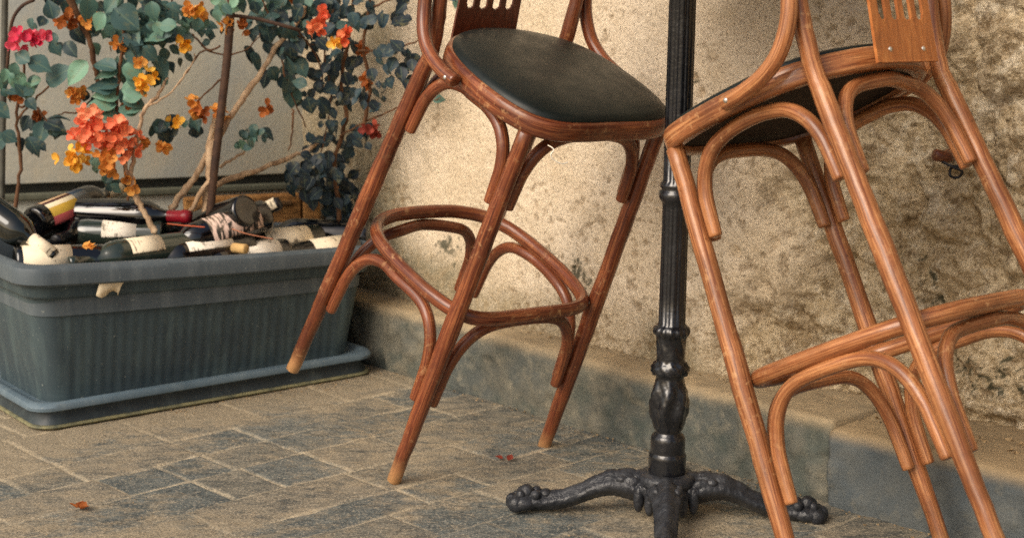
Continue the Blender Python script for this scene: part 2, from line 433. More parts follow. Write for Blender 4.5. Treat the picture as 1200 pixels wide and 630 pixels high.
def kerb_block(u0, u1, n0, h, mat, seed):
    us = np.linspace(u0 + .0006, u1 - .0006, max(int((u1 - u0) / .008), 2))
    sec = [(0, -.03), (0, .02), (0, .05), (0, .08), (0, h - .03), (.0008, h - .014), (.004, h - .005), (.010, h - .001), (.02, h), (.05, h + .001), (.09, h + .002), (.14, h + .003), (.26, h + .003)]
    sa = []
    for i in range(len(sec) - 1):
        k = max(1, int(math.hypot(sec[i + 1][0] - sec[i][0], sec[i + 1][1] - sec[i][1]) / .008))
        for j in range(k): sa.append((sec[i][0] + (sec[i + 1][0] - sec[i][0]) * j / k, sec[i][1] + (sec[i + 1][1] - sec[i][1]) * j / k))
    sa.append(sec[-1]); sa = np.array(sa); arc = np.concatenate([[0], np.cumsum(np.hypot(*np.diff(sa, axis=0).T))])
    Ug, Ag = np.meshgrid(us, arc, indexing='ij'); n = np.broadcast_to(sa[:, 0], Ug.shape).copy(); z = np.broadcast_to(sa[:, 1], Ug.shape).copy()
    d = (fbm(Ug * 12, Ag * 12, 5, seed) - .5) * .012 + (fbm(Ug * 55, Ag * 55, 3, seed + 1, .6) - .5) * .006 - .006 * sstep(.62, .72, fbm(Ug * 22, Ag * 22, 3, seed + 2)) + (fbm(Ug * 3, Ag * 2, 2, seed + 3) - .5) * .014
    end = np.minimum(Ug - us[0], us[-1] - Ug); r = .005 * (1 - sstep(0, .010, end))
    isn = sstep(h - .03, h, z)
    n = n + n0 + d * (1 - isn) + r * (1 - isn); z = z + d * .5 * isn - r * .7 * isn
    def ends(a, da): return np.concatenate([a[:1] + da, a, a[-1:] + da])
    n = ends(n, .02); z = ends(z, -.03); Ug = ends(Ug, 0); isn = ends(isn, 0)
    P = wfield(Ug, n, z); return P, ends(us, 0), arc, isn
kroot = empty('kerb'); tag(kroot, kind='structure')
for i, (u0, u1, n0, h, mt) in enumerate([(-7, -4.6, KERB_N, .158, KERBM), (-4.6, -3.46, KERB_N, .158, KERBM), (-3.46, -1.925, KERB_N, .158, KERBM),
                                      (-1.925, -1.15, KERB_N - .007, .152, KERBB), (-1.15, -.2, KERB_N - .008, .15, KERBB), (-.2, 1.0, KERB_N, .15, KERBM), (1.0, 3.4, KERB_N, .15, KERBM)]):
    P, us, arc, isn = kerb_block(u0, u1, n0, h, mt, 90 + i * 7)
    grid_object('kerb_block', us, arc, P, mt, {'top': isn}, kroot)

# ------------------------------------------------------------------ plastered stone wall (height field)
U = axis(-3.92, -1.15, .0045, -3.98, 3.4, .06); V = axis(.10, 1.02, .0045, .06, 2.6, .06)
Ug, Vg = np.meshgrid(U, V, indexing='ij')
edge = -2.03 - .25 * sstep(.75, .2, Vg) + (fbm(Ug * 5, Vg * 5, 4, 31) - .5) * .42
rough = sstep(-.07, .09, Ug - edge)
pl = (fbm(Ug * 2.2, Vg * 2.2, 3, 11) - .5) * .018 + (fbm(Ug * 26, Vg * 26, 4, 12) - .5) * .0045 + (fbm(Ug * 110, Vg * 110, 2, 13) - .5) * .0022
pits = sstep(.60, .70, fbm(Ug * 62, Vg * 66, 4, 77, .6)) * sstep(.50, .66, fbm(Ug * 5, Vg * 5, 3, 78) + .12 * sstep(-2.75, -2.25, Ug) + .12 * sstep(.6, .2, Vg) - .12 * sstep(.5, .8, Vg))
d1, d2, vid = voro(Ug * 5.2 + .6 * fbm(Ug * 9, Vg * 9, 2, 5), Vg * 6.4 + .6 * fbm(Ug * 9, Vg * 9, 2, 6), 41)
stone = sstep(.02, .30, d2 - d1)
rk = (fbm(Ug * 6, Vg * 7, 5, 61, .5) - .5) * .030 + stone * .020 + np.abs(fbm(Ug * 15, Vg * 17, 5, 63, .62) - .5) * .050 + (fbm(Ug * 48, Vg * 48, 4, 64, .72) - .5) * .026
out = pl * (1 - rough) + (rk - .035) * rough - pits * .004 * (1 - rough)
def blob(u, z, ru, rz, p=2.): return np.exp(-(((Ug - u) / ru) ** 2 + ((Vg - z) / rz) ** 2) ** (p / 2))
out += .045 * blob(-1.826, .545, .038, .045, 4)                     # the round stone
out -= .030 * blob(-1.895, .52, .018, .07) + .03 * blob(-1.83, .478, .05, .014)
out -= .028 * blob(-1.915, .50, .02, .02) - .02 * blob(-1.80, .635, .045, .012)
for u, z, r in ((-1.89, .44, .018), (-1.885, .41, .022), (-1.85, .40, .016), (-1.87, .36, .02), (-1.82, .445, .012), (-2.38, .76, .012), (-2.405, .73, .009), (-2.36, .735, .009), (-2.2, .36, .018), (-2.26, .42, .012), (-2.17, .45, .014)):
    out -= .02 * blob(u, z, r, r * 1.1)
out *= sstep(-4.2, -3.6, Ug) * .6 + .4
lean = .02 * sstep(.9, .1, Vg)
Nn = 2.635 + .085 * sstep(-2.35, -1.75, Ug) * sstep(1.0, .25, Vg) + .03 * rough - out - lean * 0
stain_shade = np.clip(sstep(-2.9, -3.7, Ug) * .7 + sstep(.36, .17, Vg) * .85 * sstep(-1.9, -2.5, Ug) + sstep(-3.1, -3.6, Ug) * sstep(.7, .3, Vg) * .5 + (fbm(Ug * 5, Vg * 5, 5, 81) - .5) * 1.1 - .05, 0, 1)  # grey-green stain, strengthened towards the left corner to paint in its shade
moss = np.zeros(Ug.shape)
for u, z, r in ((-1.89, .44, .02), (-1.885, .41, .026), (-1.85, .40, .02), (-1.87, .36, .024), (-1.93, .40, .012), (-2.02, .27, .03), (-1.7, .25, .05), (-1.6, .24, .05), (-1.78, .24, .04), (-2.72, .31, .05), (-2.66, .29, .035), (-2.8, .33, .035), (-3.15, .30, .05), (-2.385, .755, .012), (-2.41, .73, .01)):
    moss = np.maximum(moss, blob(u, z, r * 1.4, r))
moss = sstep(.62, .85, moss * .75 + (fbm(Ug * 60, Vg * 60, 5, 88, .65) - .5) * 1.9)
m = Mat('old_plaster_over_stone', .9, .15); ob = m.coord('Object')
rg = m.attr('rough'); stn_shd = m.attr('stain_shade'); mo = m.attr('moss'); vi = m.attr('vid')
n1 = m.noise(ob, 6, 6, .6); n2 = m.noise(ob, 42, 5, .7); n3 = m.noise(ob, 190, 4, .75)
pc = m.mix(m.ramp(n1, [(.35, 0.), (.65, 1.)]), srgb(228, 212, 188), srgb(210, 192, 164))
pc = m.mix(m.ramp(n2, [(.55, 0.), (.75, .6)]), pc, srgb(184, 164, 134))
gr = m.mix(m.ramp(n2, [(.35, 0.), (.65, 1.)]), srgb(100, 98, 78), srgb(146, 130, 100))  # stain tones, taken darker to hold the corner's shade as well
pc = m.mix(m.ramp(m.math('ADD', stn_shd, m.math('MULTIPLY', m.math('SUBTRACT', n2, .5), .8)), [(.2, 0.), (.85, .85)]), pc, gr)
rc = m.ramp(n2, [(.28, srgb(128, 108, 80)), (.40, srgb(188, 168, 134)), (.6, srgb(224, 206, 174)), (.75, srgb(170, 146, 110))])
rc = m.mix(m.ramp(m.noise(ob, 13, 6, .65, .4), [(.50, 0.), (.60, .6)]), rc, srgb(146, 122, 88))
rc = m.mix(m.ramp(vi, [(0., 0.), (1., .35)]), rc, srgb(192, 170, 134))
rc = m.mix(m.ramp(m.noise(ob, 17, 7, .7, .5), [(.52, 0.), (.60, .75)]), rc, srgb(232, 218, 192))
rc = m.mix(m.ramp(m.noise(ob, 30, 6, .7), [(.36, .7), (.46, 0.)]), rc, srgb(104, 82, 54))
c = m.mix(rg, pc, rc)
c = m.mix(m.math('MULTIPLY', m.attr('pits'), .55), c, srgb(120, 98, 70))
c = m.mix(m.ramp(n3, [(.34, .75), (.47, 0.)]), c, srgb(104, 86, 62))
c = m.mix(m.ramp(n3, [(.54, 0.), (.68, .6)]), c, srgb(238, 222, 194))
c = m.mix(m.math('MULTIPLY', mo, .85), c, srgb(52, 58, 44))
m.col(c); m.bump(m.math('ADD', m.math('MULTIPLY', m.noise(ob, 190, 5, .75), m.math('ADD', m.math('MULTIPLY', rg, .7), .45)), m.math('MULTIPLY', n2, .7)), .85, .007); WALLM = m.m
wo = grid_object('stone_wall', U, V, wfield(Ug, Nn, Vg), WALLM, {'rough': rough, 'stain_shade': stain_shade, 'moss': moss, 'vid': vid, 'pits': np.clip(pits + sstep(.60, .70, fbm(Ug * 26, Vg * 28, 5, 79, .7)) * rough, 0, 1)})
mb = MB()
def wq(u, n, z): return W(u, n, z)
a = [wq(-4.5, 2.74, -.03), wq(3.4, 2.80, -.03), wq(3.4, 3.15, -.03), wq(-4.5, 3.15, -.03)]; b = [p + Vector((0, 0, 2.62)) for p in a]
mb.add(a + b, [(0, 3, 2, 1), (4, 5, 6, 7), (1, 2, 6, 5), (2, 3, 7, 6), (3, 0, 4, 7)])
core = mb.build('masonry_core', WALLM, wo, smooth=False)
tag(wo, 'old beige plastered wall crumbling to bare rough stone at the right', 'wall')

# ------------------------------------------------------------------ pale panel partition behind the planter
PC = at_y(373, 210, 4.535); PC.z = 0; TH = R(16.5); PX = Vector((math.cos(TH), math.sin(TH), 0)); PN = Vector((-math.sin(TH), math.cos(TH), 0))
m = Mat('pale_painted_panel', .75, .25); ob = m.coord('Object')
c = m.mix(m.ramp(m.noise(ob, 3, 5, .6), [(.35, 0.), (.68, 1.)]), srgb(196, 192, 174), srgb(168, 172, 168))
c = m.mix(m.ramp(m.noise(m.coord('Object', (1, 1, .35)), 11, 5, .65), [(.5, 0.), (.78, .5)]), c, srgb(204, 188, 158))
c = m.mix(m.ramp(m.noise(ob, 120, 3, .6), [(.6, 0.), (.8, .3)]), c, srgb(96, 92, 80))
m.col(c); m.bump(m.noise(ob, 70, 4, .6), .3, .003); PANEL = m.m
pr = empty('panel_partition', PC); tag(pr, 'pale grey painted panel partition with a dark horizontal seam behind the planter', 'partition')
Mx = Matrix((( PX.x, PN.x, 0, 0), (PX.y, PN.y, 0, 0), (0, 0, 1, 0), (0, 0, 0, 1)))
mb = MB(); box(mb, (-1.55, .04, 1.28), 3.06, .03, 1.70, Mx, .004); mb.build('upper_panel', PANEL, pr)
mb = MB(); box(mb, (-1.55, .035, .20), 3.06, .035, .385, Mx, .004); mb.build('lower_panel', PANEL, pr)
mb = MB(); box(mb, (-1.55, .075, 1.05), 3.10, .03, 2.2, Mx, .004); mb.build('backing_sheet', flat('dark_sheet_metal', srgb(60, 62, 58), .6), pr)
mb = MB(); box(mb, (-1.55, .010, .400), 3.06, .02, .018, Mx, .004); mb.build('seam_batten', flat('grey_green_batten', srgb(92, 94, 80), .7), pr)

# two old boards standing on edge at the partition foot
m = Mat('weathered_brown_board', .85, .2); ob = m.coord('Object', (1, 1, 3))
c = m.ramp(m.noise(ob, 30, 6, .7), [(.3, srgb(88, 62, 36)), (.5, srgb(146, 104, 60)), (.7, srgb(176, 132, 80))]); m.col(c); m.bump(m.noise(ob, 60, 5, .7), .7, .006); BOARD = m.m
def board(x0, x1, h, lab):
    o = empty('old_board', PC); mb = MB()
    box(mb, ((x0 + x1) / 2, -.07, h / 2), x1 - x0, .045, h, Mx, .006); b = mb.build('board', BOARD, o)
    b2 = MB(); box(b2, ((x0 + x1) / 2, -.0475 - .05, h - .02), x1 - x0 - .05, .006, .012, Mx, .002); b2.build('edge_strip', flat('dull_brown_strip', srgb(120, 88, 54), .8), o)
    tag(o, lab, 'board', 'boards standing behind the planter')
board(-.36, -.062, .392, 'long weathered brown board standing behind the bottles')
board(-.058, -.012, .388, 'short narrow piece of brown board by the wall corner')

# ------------------------------------------------------------------ planter
P0 = at_z(60, 505, 0); P1 = at_z(430, 440, 0); PD = (P1 - P0).normalized(); PIN = Vector((-PD.y, PD.x, 0))
PL, PW = (P1 - P0).length + .055, .40
PO = P0 - PD * .03                                   # front-left foot corner of the saucer
planter = empty('planter_box', PO, (0, 0, math.atan2(PD.y, PD.x)))
tag(planter, 'long grey green plastic planter trough on a saucer, full of bottles', 'planter')
def hs(s):                                           # height factor along the length: the trough sags to the right
    t = s / PL; return 1.0 - .125 * t + .0 * t * t
def rrect(inset, z, r=.05, n=9, bow=0.0, side=24):
    x0, x1, y0, y1 = inset, PL - inset, inset, PW - inset; r = max(r, .004)
    pts = []
    def arc(cx, cy, a0):
        for k in range(n + 1):
            a = a0 + (math.pi / 2) * k / n; pts.append((cx + r * math.cos(a), cy + r * math.sin(a)))
    arc(x1 - r, y0 + r, -math.pi / 2); 
    for k in range(1, side): pts.append((x1, y0 + r + (y1 - y0 - 2 * r) * k / side))
    arc(x1 - r, y1 - r, 0)
    for k in range(1, side * 2): pts.append((x1 - r - (x1 - x0 - 2 * r) * k / side / 2, y1))
    arc(x0 + r, y1 - r, math.pi / 2)
    for k in range(1, side): pts.append((x0, y1 - r - (y1 - y0 - 2 * r) * k / side))
    arc(x0 + r, y0 + r, math.pi)
    for k in range(1, side * 12): pts.append((x0 + r + (x1 - x0 - 2 * r) * k / side / 12, y0))
    out = []
    for x, y in pts:
        b = bow * math.sin(math.pi * min(max(x / PL, 0), 1))
        yy = y - b if y < PW / 2 else y + b
        out.append((x, yy, z * (hs(x) if z > .06 else 1)))
    return out
def loft(name, secs, mat, parent, ribs=None):
    vs = []; n = len(secs[0])
    for s in secs: vs += s
    fs = []
    for i in range(len(secs) - 1):
        for k in range(n):
            fs.append((i * n + k, i * n + (k + 1) % n, (i + 1) * n + (k + 1) % n, (i + 1) * n + k))
    mb = MB(); mb.add(vs, fs); return mb.build(name, mat, parent, True, 40)
loft('saucer', [rrect(.004, .011), rrect(.012, .03), rrect(.012, .040)], PL_SAUCER, planter)
loft('saucer_foot', [rrect(.03, .004), rrect(.002, .002), rrect(-.002, .006), rrect(.0, .0095), rrect(.008, .0112)], flat('dusty_saucer_foot', srgb(128, 124, 92), .8, srgb(84, 86, 70), 0, 40), planter)
loft('saucer_lip', [rrect(.012, .040), rrect(.001, .0405), rrect(-.005, .044), rrect(-.006, .051), rrect(-.002, .0575), rrect(.006, .060), rrect(.016, .0585), rrect(.022, .052), rrect(.04, .05)], PL_LIP, planter)
def ribbed(inset, z, bow):
    s = rrect(inset, z, .05, 9, bow); out = []
    for i, (x, y, zz) in enumerate(s):
        if y < .05 and .06 < x < PL - .06: y += .0011 * (.5 + .5 * math.sin(x * 2 * math.pi / .024))
        out.append((x, y, zz))
    return out
secs = [rrect(.045, .03), rrect(.040, .045)]
for k in range(13): secs.append(ribbed(.040 - .028 * k / 12, .062 + .218 * k / 12, .018 * k / 12))
secs += [rrect(.011, .287, .05, 9, .018), rrect(.001, .292, .05, 9, .019), rrect(-.002, .297, .05, 9, .019), rrect(-.004, .325, .05, 9, .02)]
loft('trough_body', secs, PL_BODY, planter)
b = .022
loft('rim', [rrect(-.004, .324, .05, 9, b), rrect(-.020, .322, .06, 9, b), rrect(-.026, .327, .06, 9, b), rrect(-.027, .352, .06, 9, b), rrect(-.024, .361, .06, 9, b), rrect(-.016, .366, .06, 9, b), rrect(-.004, .368, .05, 9, b), rrect(.004, .365, .05, 9, b), rrect(.008, .355, .05, 9, b), rrect(.014, .25, .05, 9, b)], PL_RIM, planter)
# torn paper tag under the rim
mb = MB(); vs = []
for i in range(7):
    for j in range(4):
        s = .135 + .062 * i / 6 + .010 * (1 - j / 3); z = .327 - .037 * j / 3 - (.006 * math.sin(i * 1.3) if j == 3 else 0)
        vs.append((s - (.012 * (j / 3) if i == 6 else 0), -.0325 + .006 * (j / 3) - .004 * math.sin(i) * j / 3, z))
mb.add(vs, [(i * 4 + j, i * 4 + j + 1, i * 4 + j + 5, i * 4 + j + 4) for i in range(6) for j in range(3)])
tg = mb.build('paper_tag', PAPER, planter); sm = tg.modifiers.new('s', 'SOLIDIFY'); sm.thickness = .0008
tg['label'] = 'torn cream paper tag stuck under the rim'
# soil
mb = MB(); nx, ny = 46, 22; vs = []
for i in range(nx):
    for j in range(ny):
        x = .015 + (PL - .03) * i / (nx - 1); y = .015 + (PW - .03) * j / (ny - 1)
        vs.append((x, y, .292 * hs(x) + .014 * math.sin(x * 21) * math.cos(y * 17) + rng.uniform(-.006, .006)))
mb.add(vs, [(i * ny + j, (i + 1) * ny + j, (i + 1) * ny + j + 1, i * ny + j + 1) for i in range(nx - 1) for j in range(ny - 1)])
so = mb.build('soil', flat('dark_potting_soil', srgb(58, 46, 34), .95, srgb(34, 28, 22), 0, 60)); so.location = PO; so.rotation_euler = planter.rotation_euler
tag(so, kind='stuff')

# ------------------------------------------------------------------ wine bottles
PROF = [(0, .004), (.026, .001), (.0345, .001), (.0372, .006), (.0375, .02), (.0375, .175), (.0365, .190), (.033, .203), (.0255, .216), (.0185, .226), (.0148, .238), (.0138, .25), (.0135, .276), (.0152, .278), (.0158, .284), (.0152, .291), (.0142, .296), (.009, .297), (.009, .285)]
VIEW = Vector((0, 0, CAM_H))
def in_trough(sl, t, z): return PO + PD * sl + PIN * t + Vector((0, 0, z))
def bottle(u0, v0, z0, u1, v1, z1, glass, lab, label=None, foil=None, lz=(.06, .15), larc=150, roll=0, strip=None, sc=1.0):
    pick = lambda u, v, z: in_trough(u, v, z) if abs(u) < 2 else (at_z if z < 2 else at_y)(u, v, z)
    a, b = pick(u0, v0, z0), pick(u1, v1, z1); ax = (b - a).normalized(); mid = (a + b) / 2
    base = mid - ax * .148 * sc
    want = (VIEW - mid).normalized() * .6 + Vector((0, 0, 1)) * .8
    X = (want - ax * want.dot(ax)).normalized(); Y = ax.cross(X)
    M = Matrix(((X.x, Y.x, ax.x, base.x), (X.y, Y.y, ax.y, base.y), (X.z, Y.z, ax.z, base.z), (0, 0, 0, 1))) @ Matrix.Rotation(R(roll), 4, 'Z') @ Matrix.Scale(sc, 4)
    mb = MB(); lathe(mb, PROF, 32); o = mb.build('wine_bottle', glass); o.matrix_world = M
    tag(o, lab, 'bottle', 'empty wine bottles piled in the planter')
    def band(name, za, zb, r, arc, mat, thick=.0004):
        mb = MB(); n = 20; vs = []; uv = []
        for k in range(n + 1):
            ang = R(-arc / 2 + arc * k / n)
            for z in (za, zb):
                for rr in (r + thick, r): vs.append((rr * math.cos(ang), rr * math.sin(ang), z)); uv.append((k / n, 0 if z == za else 1))
        fs = []
        for k in range(n):
            q = k * 4; fs += [(q, q + 4, q + 6, q + 2), (q + 1, q + 3, q + 7, q + 5), (q, q + 1, q + 5, q + 4), (q + 2, q + 6, q + 7, q + 3)]
        fs += [(0, 2, 3, 1), (n * 4, n * 4 + 1, n * 4 + 3, n * 4 + 2)]
        mb.add(vs, fs, uv); return mb.build(name, mat, o)
    if label: band('paper_label', lz[0], lz[1], .0376, larc, label)
    if strip: band('neck_label', .222, .290, .0172, 150, strip, .0006)
    if foil:
        mb = MB(); lathe(mb, [(.0143, .238), (.0144, .276), (.0158, .278), (.0164, .284), (.0158, .292), (.0135, .2985), (0, .2988)], 24); mb.build('foil_capsule', foil, o)
    return o
bottle(-58, 214, 3.78, 66, 302, 3.70, G_DARK, 'big dark green bottle tipped neck down over the left corner of the planter', None, None, strip=L_CREAM)
bottle(.028, .115, .352, .285, .060, .338, G_BLACK, 'bottle with a cream label lying under the big tipped bottle at the left corner', L_CREAM, None, (.015, .12), 150, 10)
bottle(38, 262, .40, 142, 220, .445, G_BLACK, 'bottle with a striped colourful label and cream foil neck beside the big left bottle', L_STRIPE, FOIL_CREAM, (.03, .16), 170)
bottle(74, 250, 4.03, 230, 254, 3.97, G_BLACK, 'black bottle with a bright red foil capsule', None, FOIL_RED)
bottle(.40, .072, .352, .12, .060, .350, G_OLIVE, 'dusty olive bottle lying along the front rim at the left', L_CREAM, None, (.08, .16), 100, 4)
bottle(150, 274, .365, 88, 274, .365, G_OLIVE, 'dusty glass bottle half buried behind the olive one', L_WHITE, None, (.06, .14), 120)
bottle(305, 254, 3.99, 186, 293, 3.84, G_BLACK, 'black bottle with a patchy pink and white label and cream neck strip', L_PATCH, FOIL_BLACK, (.03, .16), 170, 0, strip=L_CREAM)
bottle(.545, .060, .338, .27, .050, .335, G_BLACK, 'black bottle with a wide white label lying on the front rim', L_WHITE, None, (.06, .175), 100, 14)
bottle(290, 246, 3.93, 200, 276, 4.12, G_BLACK, 'large black bottle raised above the pile, its base turned right', None, FOIL_BLACK)
bottle(196, 306, 4.02, 330, 236, 4.02, G_BLACK, 'black bottle with a long pale neck strip pointing up to the right', None, FOIL_BLACK, strip=L_CREAM)

bottle(.75, .100, .328, .48, .085, .334, G_DARK, 'dark bottle with a large cream label right of the middle', L_CREAM, None, (.04, .165), 120, 6)
bottle(.63, .045, .315, .36, .040, .312, G_BLACK, 'black bottle low against the rim showing a narrow white label', L_WHITE, None, (.03, .14), 100, 8)
bottle(.82, .060, .303, .56, .050, .300, G_BLACK, 'black bottle at the far right end showing a thin cream label', L_CREAM, None, (.02, .13), 90, 4)
bottle(404, 276, .325, 322, 272, .332, G_BLACK, 'unlabelled black bottle at the back right of the pile')
bottle(135, 252, .375, 60, 285, .365, G_BLACK, 'unlabelled black bottle under the striped one', None, FOIL_BLACK)
bottle(215, 268, .355, 132, 276, .355, G_DARK, 'unlabelled dark bottle in the middle of the pile behind the olive one')
# loose cork
mb = MB(); lathe(mb, [(0, -.019), (.0105, -.019), (.0115, -.017), (.0115, .017), (.0105, .019), (0, .019)], 16)
o = mb.build('cork', CORK); o.location = at_z(281, 291, .350); o.rotation_euler = (R(90), 0, R(60)); tag(o, 'loose tan cork lying among the bottles', 'cork')

# ------------------------------------------------------------------ bentwood bar stools
HS, TOPZ = .775, .812
OUT = [(0, .188), (.06, .189), (.11, .186), (.150, .174), (.180, .146), (.197, .10), (.204, .045), (.203, -.01), (.196, -.06), (.181, -.105), (.153, -.143), (.11, -.173), (.055, -.193), (0, -.199)]
def mirror(half): return half + [(-x, y) for x, y in reversed(half[1:-1])]
def leg_ends(fr, sx):
    return (Vector((sx * .196, .1455, 0)), Vector((sx * .168, .143, HS))) if fr else (Vector((sx * .2015, -.235, 0)), Vector((sx * .166, -.163, HS)))
def legpt(fr, sx, z):
    a, b = leg_ends(fr, sx); return a + (b - a) * (z / HS)
def make_stool(rot, loc, wood, splatm, label, seed):
    rg = random.Random(seed)
    M = Matrix(rot).to_4x4(); M.translation = Vector(loc)
    root = bpy.data.objects.new('bar_stool', None); link(root); root.matrix_world = M; root.empty_display_size = .05
    tag(root, label, 'bar stool', 'bentwood bar stools tipped against the tall table')
    # seat rail: flat bent band
    c = catmull([(x, y, 0) for x, y in mirror(OUT)], 6, True)
    def ringsec(prof):
        mb = MB(); n = len(c); vs = []; uv = []; L = 0
        for i, p in enumerate(c):
            t = (c[(i + 1) % n] - c[i - 1]).normalized(); nrm = Vector((t.y, -t.x, 0))
            if nrm.dot(p) < 0: nrm = -nrm
            if i: L += (p - c[i - 1]).length
            for k, (o_, z) in enumerate(prof): vs.append(p + nrm * o_ + Vector((0, 0, z))); uv.append((k / len(prof), L))
        m_ = len(prof); fs = []
        for i in range(n):
            for k in range(m_): fs.append((i * m_ + k, i * m_ + (k + 1) % m_, ((i + 1) % n) * m_ + (k + 1) % m_, ((i + 1) % n) * m_ + k))
        mb.add(vs, fs, uv); return mb
    h = TOPZ - HS
    ringsec([(-.0035, HS), (-.0005, HS + .003), (0, HS + .008), (.0005, HS + h * .6), (-.001, TOPZ - .006), (-.005, TOPZ - .0015), (-.010, TOPZ), (-.020, TOPZ - .001), (-.025, TOPZ - .005), (-.026, HS + .004), (-.024, HS)]).build('seat_rail', wood, root)
    # pad
    mb = MB(); rings = 12; n = len(c); vs = []; cen = Vector((0, -.005, 0))
    for k in range(rings + 1):
        f = 1 - (k / rings)
        for p in c:
            q = cen + (p - cen) * (.955 * f + .0) if f > 0 else cen.copy()
            z = TOPZ + .003 + .022 * (1 - f ** 4)
            vs.append((q.x, q.y, z))
    fs = [(i * n + k, i * n + (k + 1) % n, (i + 1) * n + (k + 1) % n, (i + 1) * n + k) for i in range(rings) for k in range(n)]
    low = [(cen + (p - cen) * .94) for p in c]; b0 = len(vs); vs += [(p.x, p.y, TOPZ - .016) for p in low]
    fs += [(b0 + k, b0 + (k + 1) % n, (k + 1) % n, k) for k in range(n)]
    mb.add(vs, fs); mb.build('seat_pad', LEATHER, root)
    mb = MB(); vs = [(p.x * .93, p.y * .93, HS + .008) for p in c] + [(p.x * .93, p.y * .93, HS + .016) for p in c]
    mb.add(vs, [tuple(range(n - 1, -1, -1)), tuple(range(n, 2 * n))] + [(k, (k + 1) % n, n + (k + 1) % n, n + k) for k in range(n)]); mb.build('seat_board', UNDER, root, False)
    # legs
    for fr in (True, False):
        for sx in (1, -1):
            a, b_ = leg_ends(fr, sx)
            if fr: pts = [a + (b_ - a) * t for t in np.linspace(0, 1, 26)]
            else:
                pts = [a + (b_ - a) * t for t in np.linspace(0, 1, 20)]
                top = [b_ + Vector((sx * .004, -.008, .07)), b_ + Vector((sx * .009, -.026, .15)), b_ + Vector((sx * .008, -.048, .25)), b_ + Vector((-sx * .010, -.062, .33))]
                pts = catmull(pts[::3] + [b_] + top, 5)
            pts = [p + Vector((rg.uniform(-1, 1), rg.uniform(-1, 1), 0)) * .0007 for p in pts]
            def rad(t, fr=fr):
                z = t * (HS if fr else HS + .33)
                r = .0138 + .0036 * min(z / .33, 1) - (.0022 * max(0, (z - .35) / .4) if fr else .0030 * max(0, (z - .4) / .4))
                return r + .0004 * math.sin(z * 31 + seed)
            mb = MB(); n0 = len(mb.v); tube(mb, pts, rad, 16)
            mb.attr['worn'] = [max(0, 1 - (v[2] + .004) / .05) ** .7 * .9 for v in mb.v]
            mb.build('leg', wood, root)
    # hoop joining the rear legs
    e = []
    for sx in (1, -1):
        b_ = leg_ends(False, sx)[1]; e.append(b_ + Vector((-sx * .010, -.062, .33)))
    hp = [e[0], e[0] + Vector((-.014, -.006, .035)), e[0] + Vector((-.045, -.010, .065)), Vector((.06, e[0].y - .014, e[0].z + .082)), Vector((0, e[0].y - .015, e[0].z + .086))]
    hp += [Vector((-p.x, p.y, p.z)) for p in reversed(hp[:-1])]
    mb = MB(); tube(mb, catmull(hp, 7), .0148, 14); mb.build('back_hoop', wood, root)
    # footrest ring
    FR = [(0, .158), (.06, .158), (.11, .155), (.145, .142), (.168, .11), (.181, .05), (.184, -.02), (.180, -.09), (.166, -.150), (.135, -.193), (.085, -.216), (.04, -.222), (0, -.223)]
    mb = MB(); fz = .378
    tube(mb, catmull([(x, y, fz) for x, y in mirror(FR)], 6, True), .0130, 14, closed=True, up=(0, 0, 1), flat=1.1); mb.build('footrest_ring', wood, root)
    # bent arches: under the seat and under the footrest
    def arch(l1, l2, ztop, drop, rr, off=.0285):
        z0 = ztop - drop
        A, B = legpt(*l1, z0), legpt(*l2, z0); A1, B1 = legpt(*l1, ztop), legpt(*l2, ztop)
        cen = (legpt(True, 1, ztop) + legpt(True, -1, ztop) + legpt(False, 1, ztop) + legpt(False, -1, ztop)) / 4
        side = (B - A).normalized()
        inn = (cen - (A1 + B1) / 2); inn.z = 0; inn = inn - side * inn.dot(side); inn.normalize()
        L = (B - A).length
        pts = []
        H = drop - rr * 1.0
        prof = [(off, 0), (off + .001, .25 * H), (off + .004, .48 * H), (off + .018, .72 * H), (off + .045, .90 * H), (off + .085, .985 * H)]
        for o_, z in prof: pts.append(A + (A1 - A) * (z / drop) + side * o_ + inn * .004 + Vector((0, 0, 0)))
        pts.append((A + B) / 2 + Vector((0, 0, H)) + (A1 + B1 - A - B) / 2 * 0 + inn * .006)
        for o_, z in reversed(prof): pts.append(B + (B1 - B) * (z / drop) - side * o_ + inn * .004)
        mb = MB(); tube(mb, catmull(pts, 7), lambda t: rr * (1 - .10 * (2 * t - 1) ** 8), 14)
        o = mb.build('arch_brace', wood, root)
        return o
    FRT, FLT, RR_, RL = (True, 1), (True, -1), (False, 1), (False, -1)
    for l1, l2 in ((RR_, FRT), (FRT, FLT), (FLT, RL), (RL, RR_)):
        arch(l1, l2, HS, .160, .0124)
        arch(l1, l2, fz - .012, .190, .0120)
    # arm braces from the back posts down to the seat rail
    for sx in (1, -1):
        pts = [(sx * .2165, -.022, .789), (sx * .2185, -.060, .790), (sx * .217, -.105, .798), (sx * .212, -.145, .820), (sx * .205, -.176, .862), (sx * .201, -.194, .915), (sx * .199, -.205, .97), (sx * .198, -.216, 1.03)]
        mb = MB(); tube(mb, catmull(pts, 6), .0132, 14); o = mb.build('arm_brace', wood, root)
        sb = MB(); lathe(sb, [(0, .0022), (.003, .0018), (.0042, 0)], 12, Matrix.Translation((sx * .2305, -.036, .789)) @ Matrix.Rotation(R(90 * sx), 4, 'Y')); sb.build('screw', STEEL, o)
    # back splat with finger slots
    yb = -.214
    slots = [(-.050, .0095), (-.017, .0095), (.017, .0095), (.050, .0095)]
    W2 = .080; z0, z1, zs0, zs1 = .772, 1.165, .836, 1.06; mb = MB()
    xs = [-W2]; 
    for sx_, w in slots: xs += [sx_ - w, sx_ + w]
    xs.append(W2)
    def sp(x, z, front):
        y = yb - .19 * max(0, z - HS) - .0
        return (x * (1 - .10 * (z - z0) / .3), y - (0 if front else .005), z)
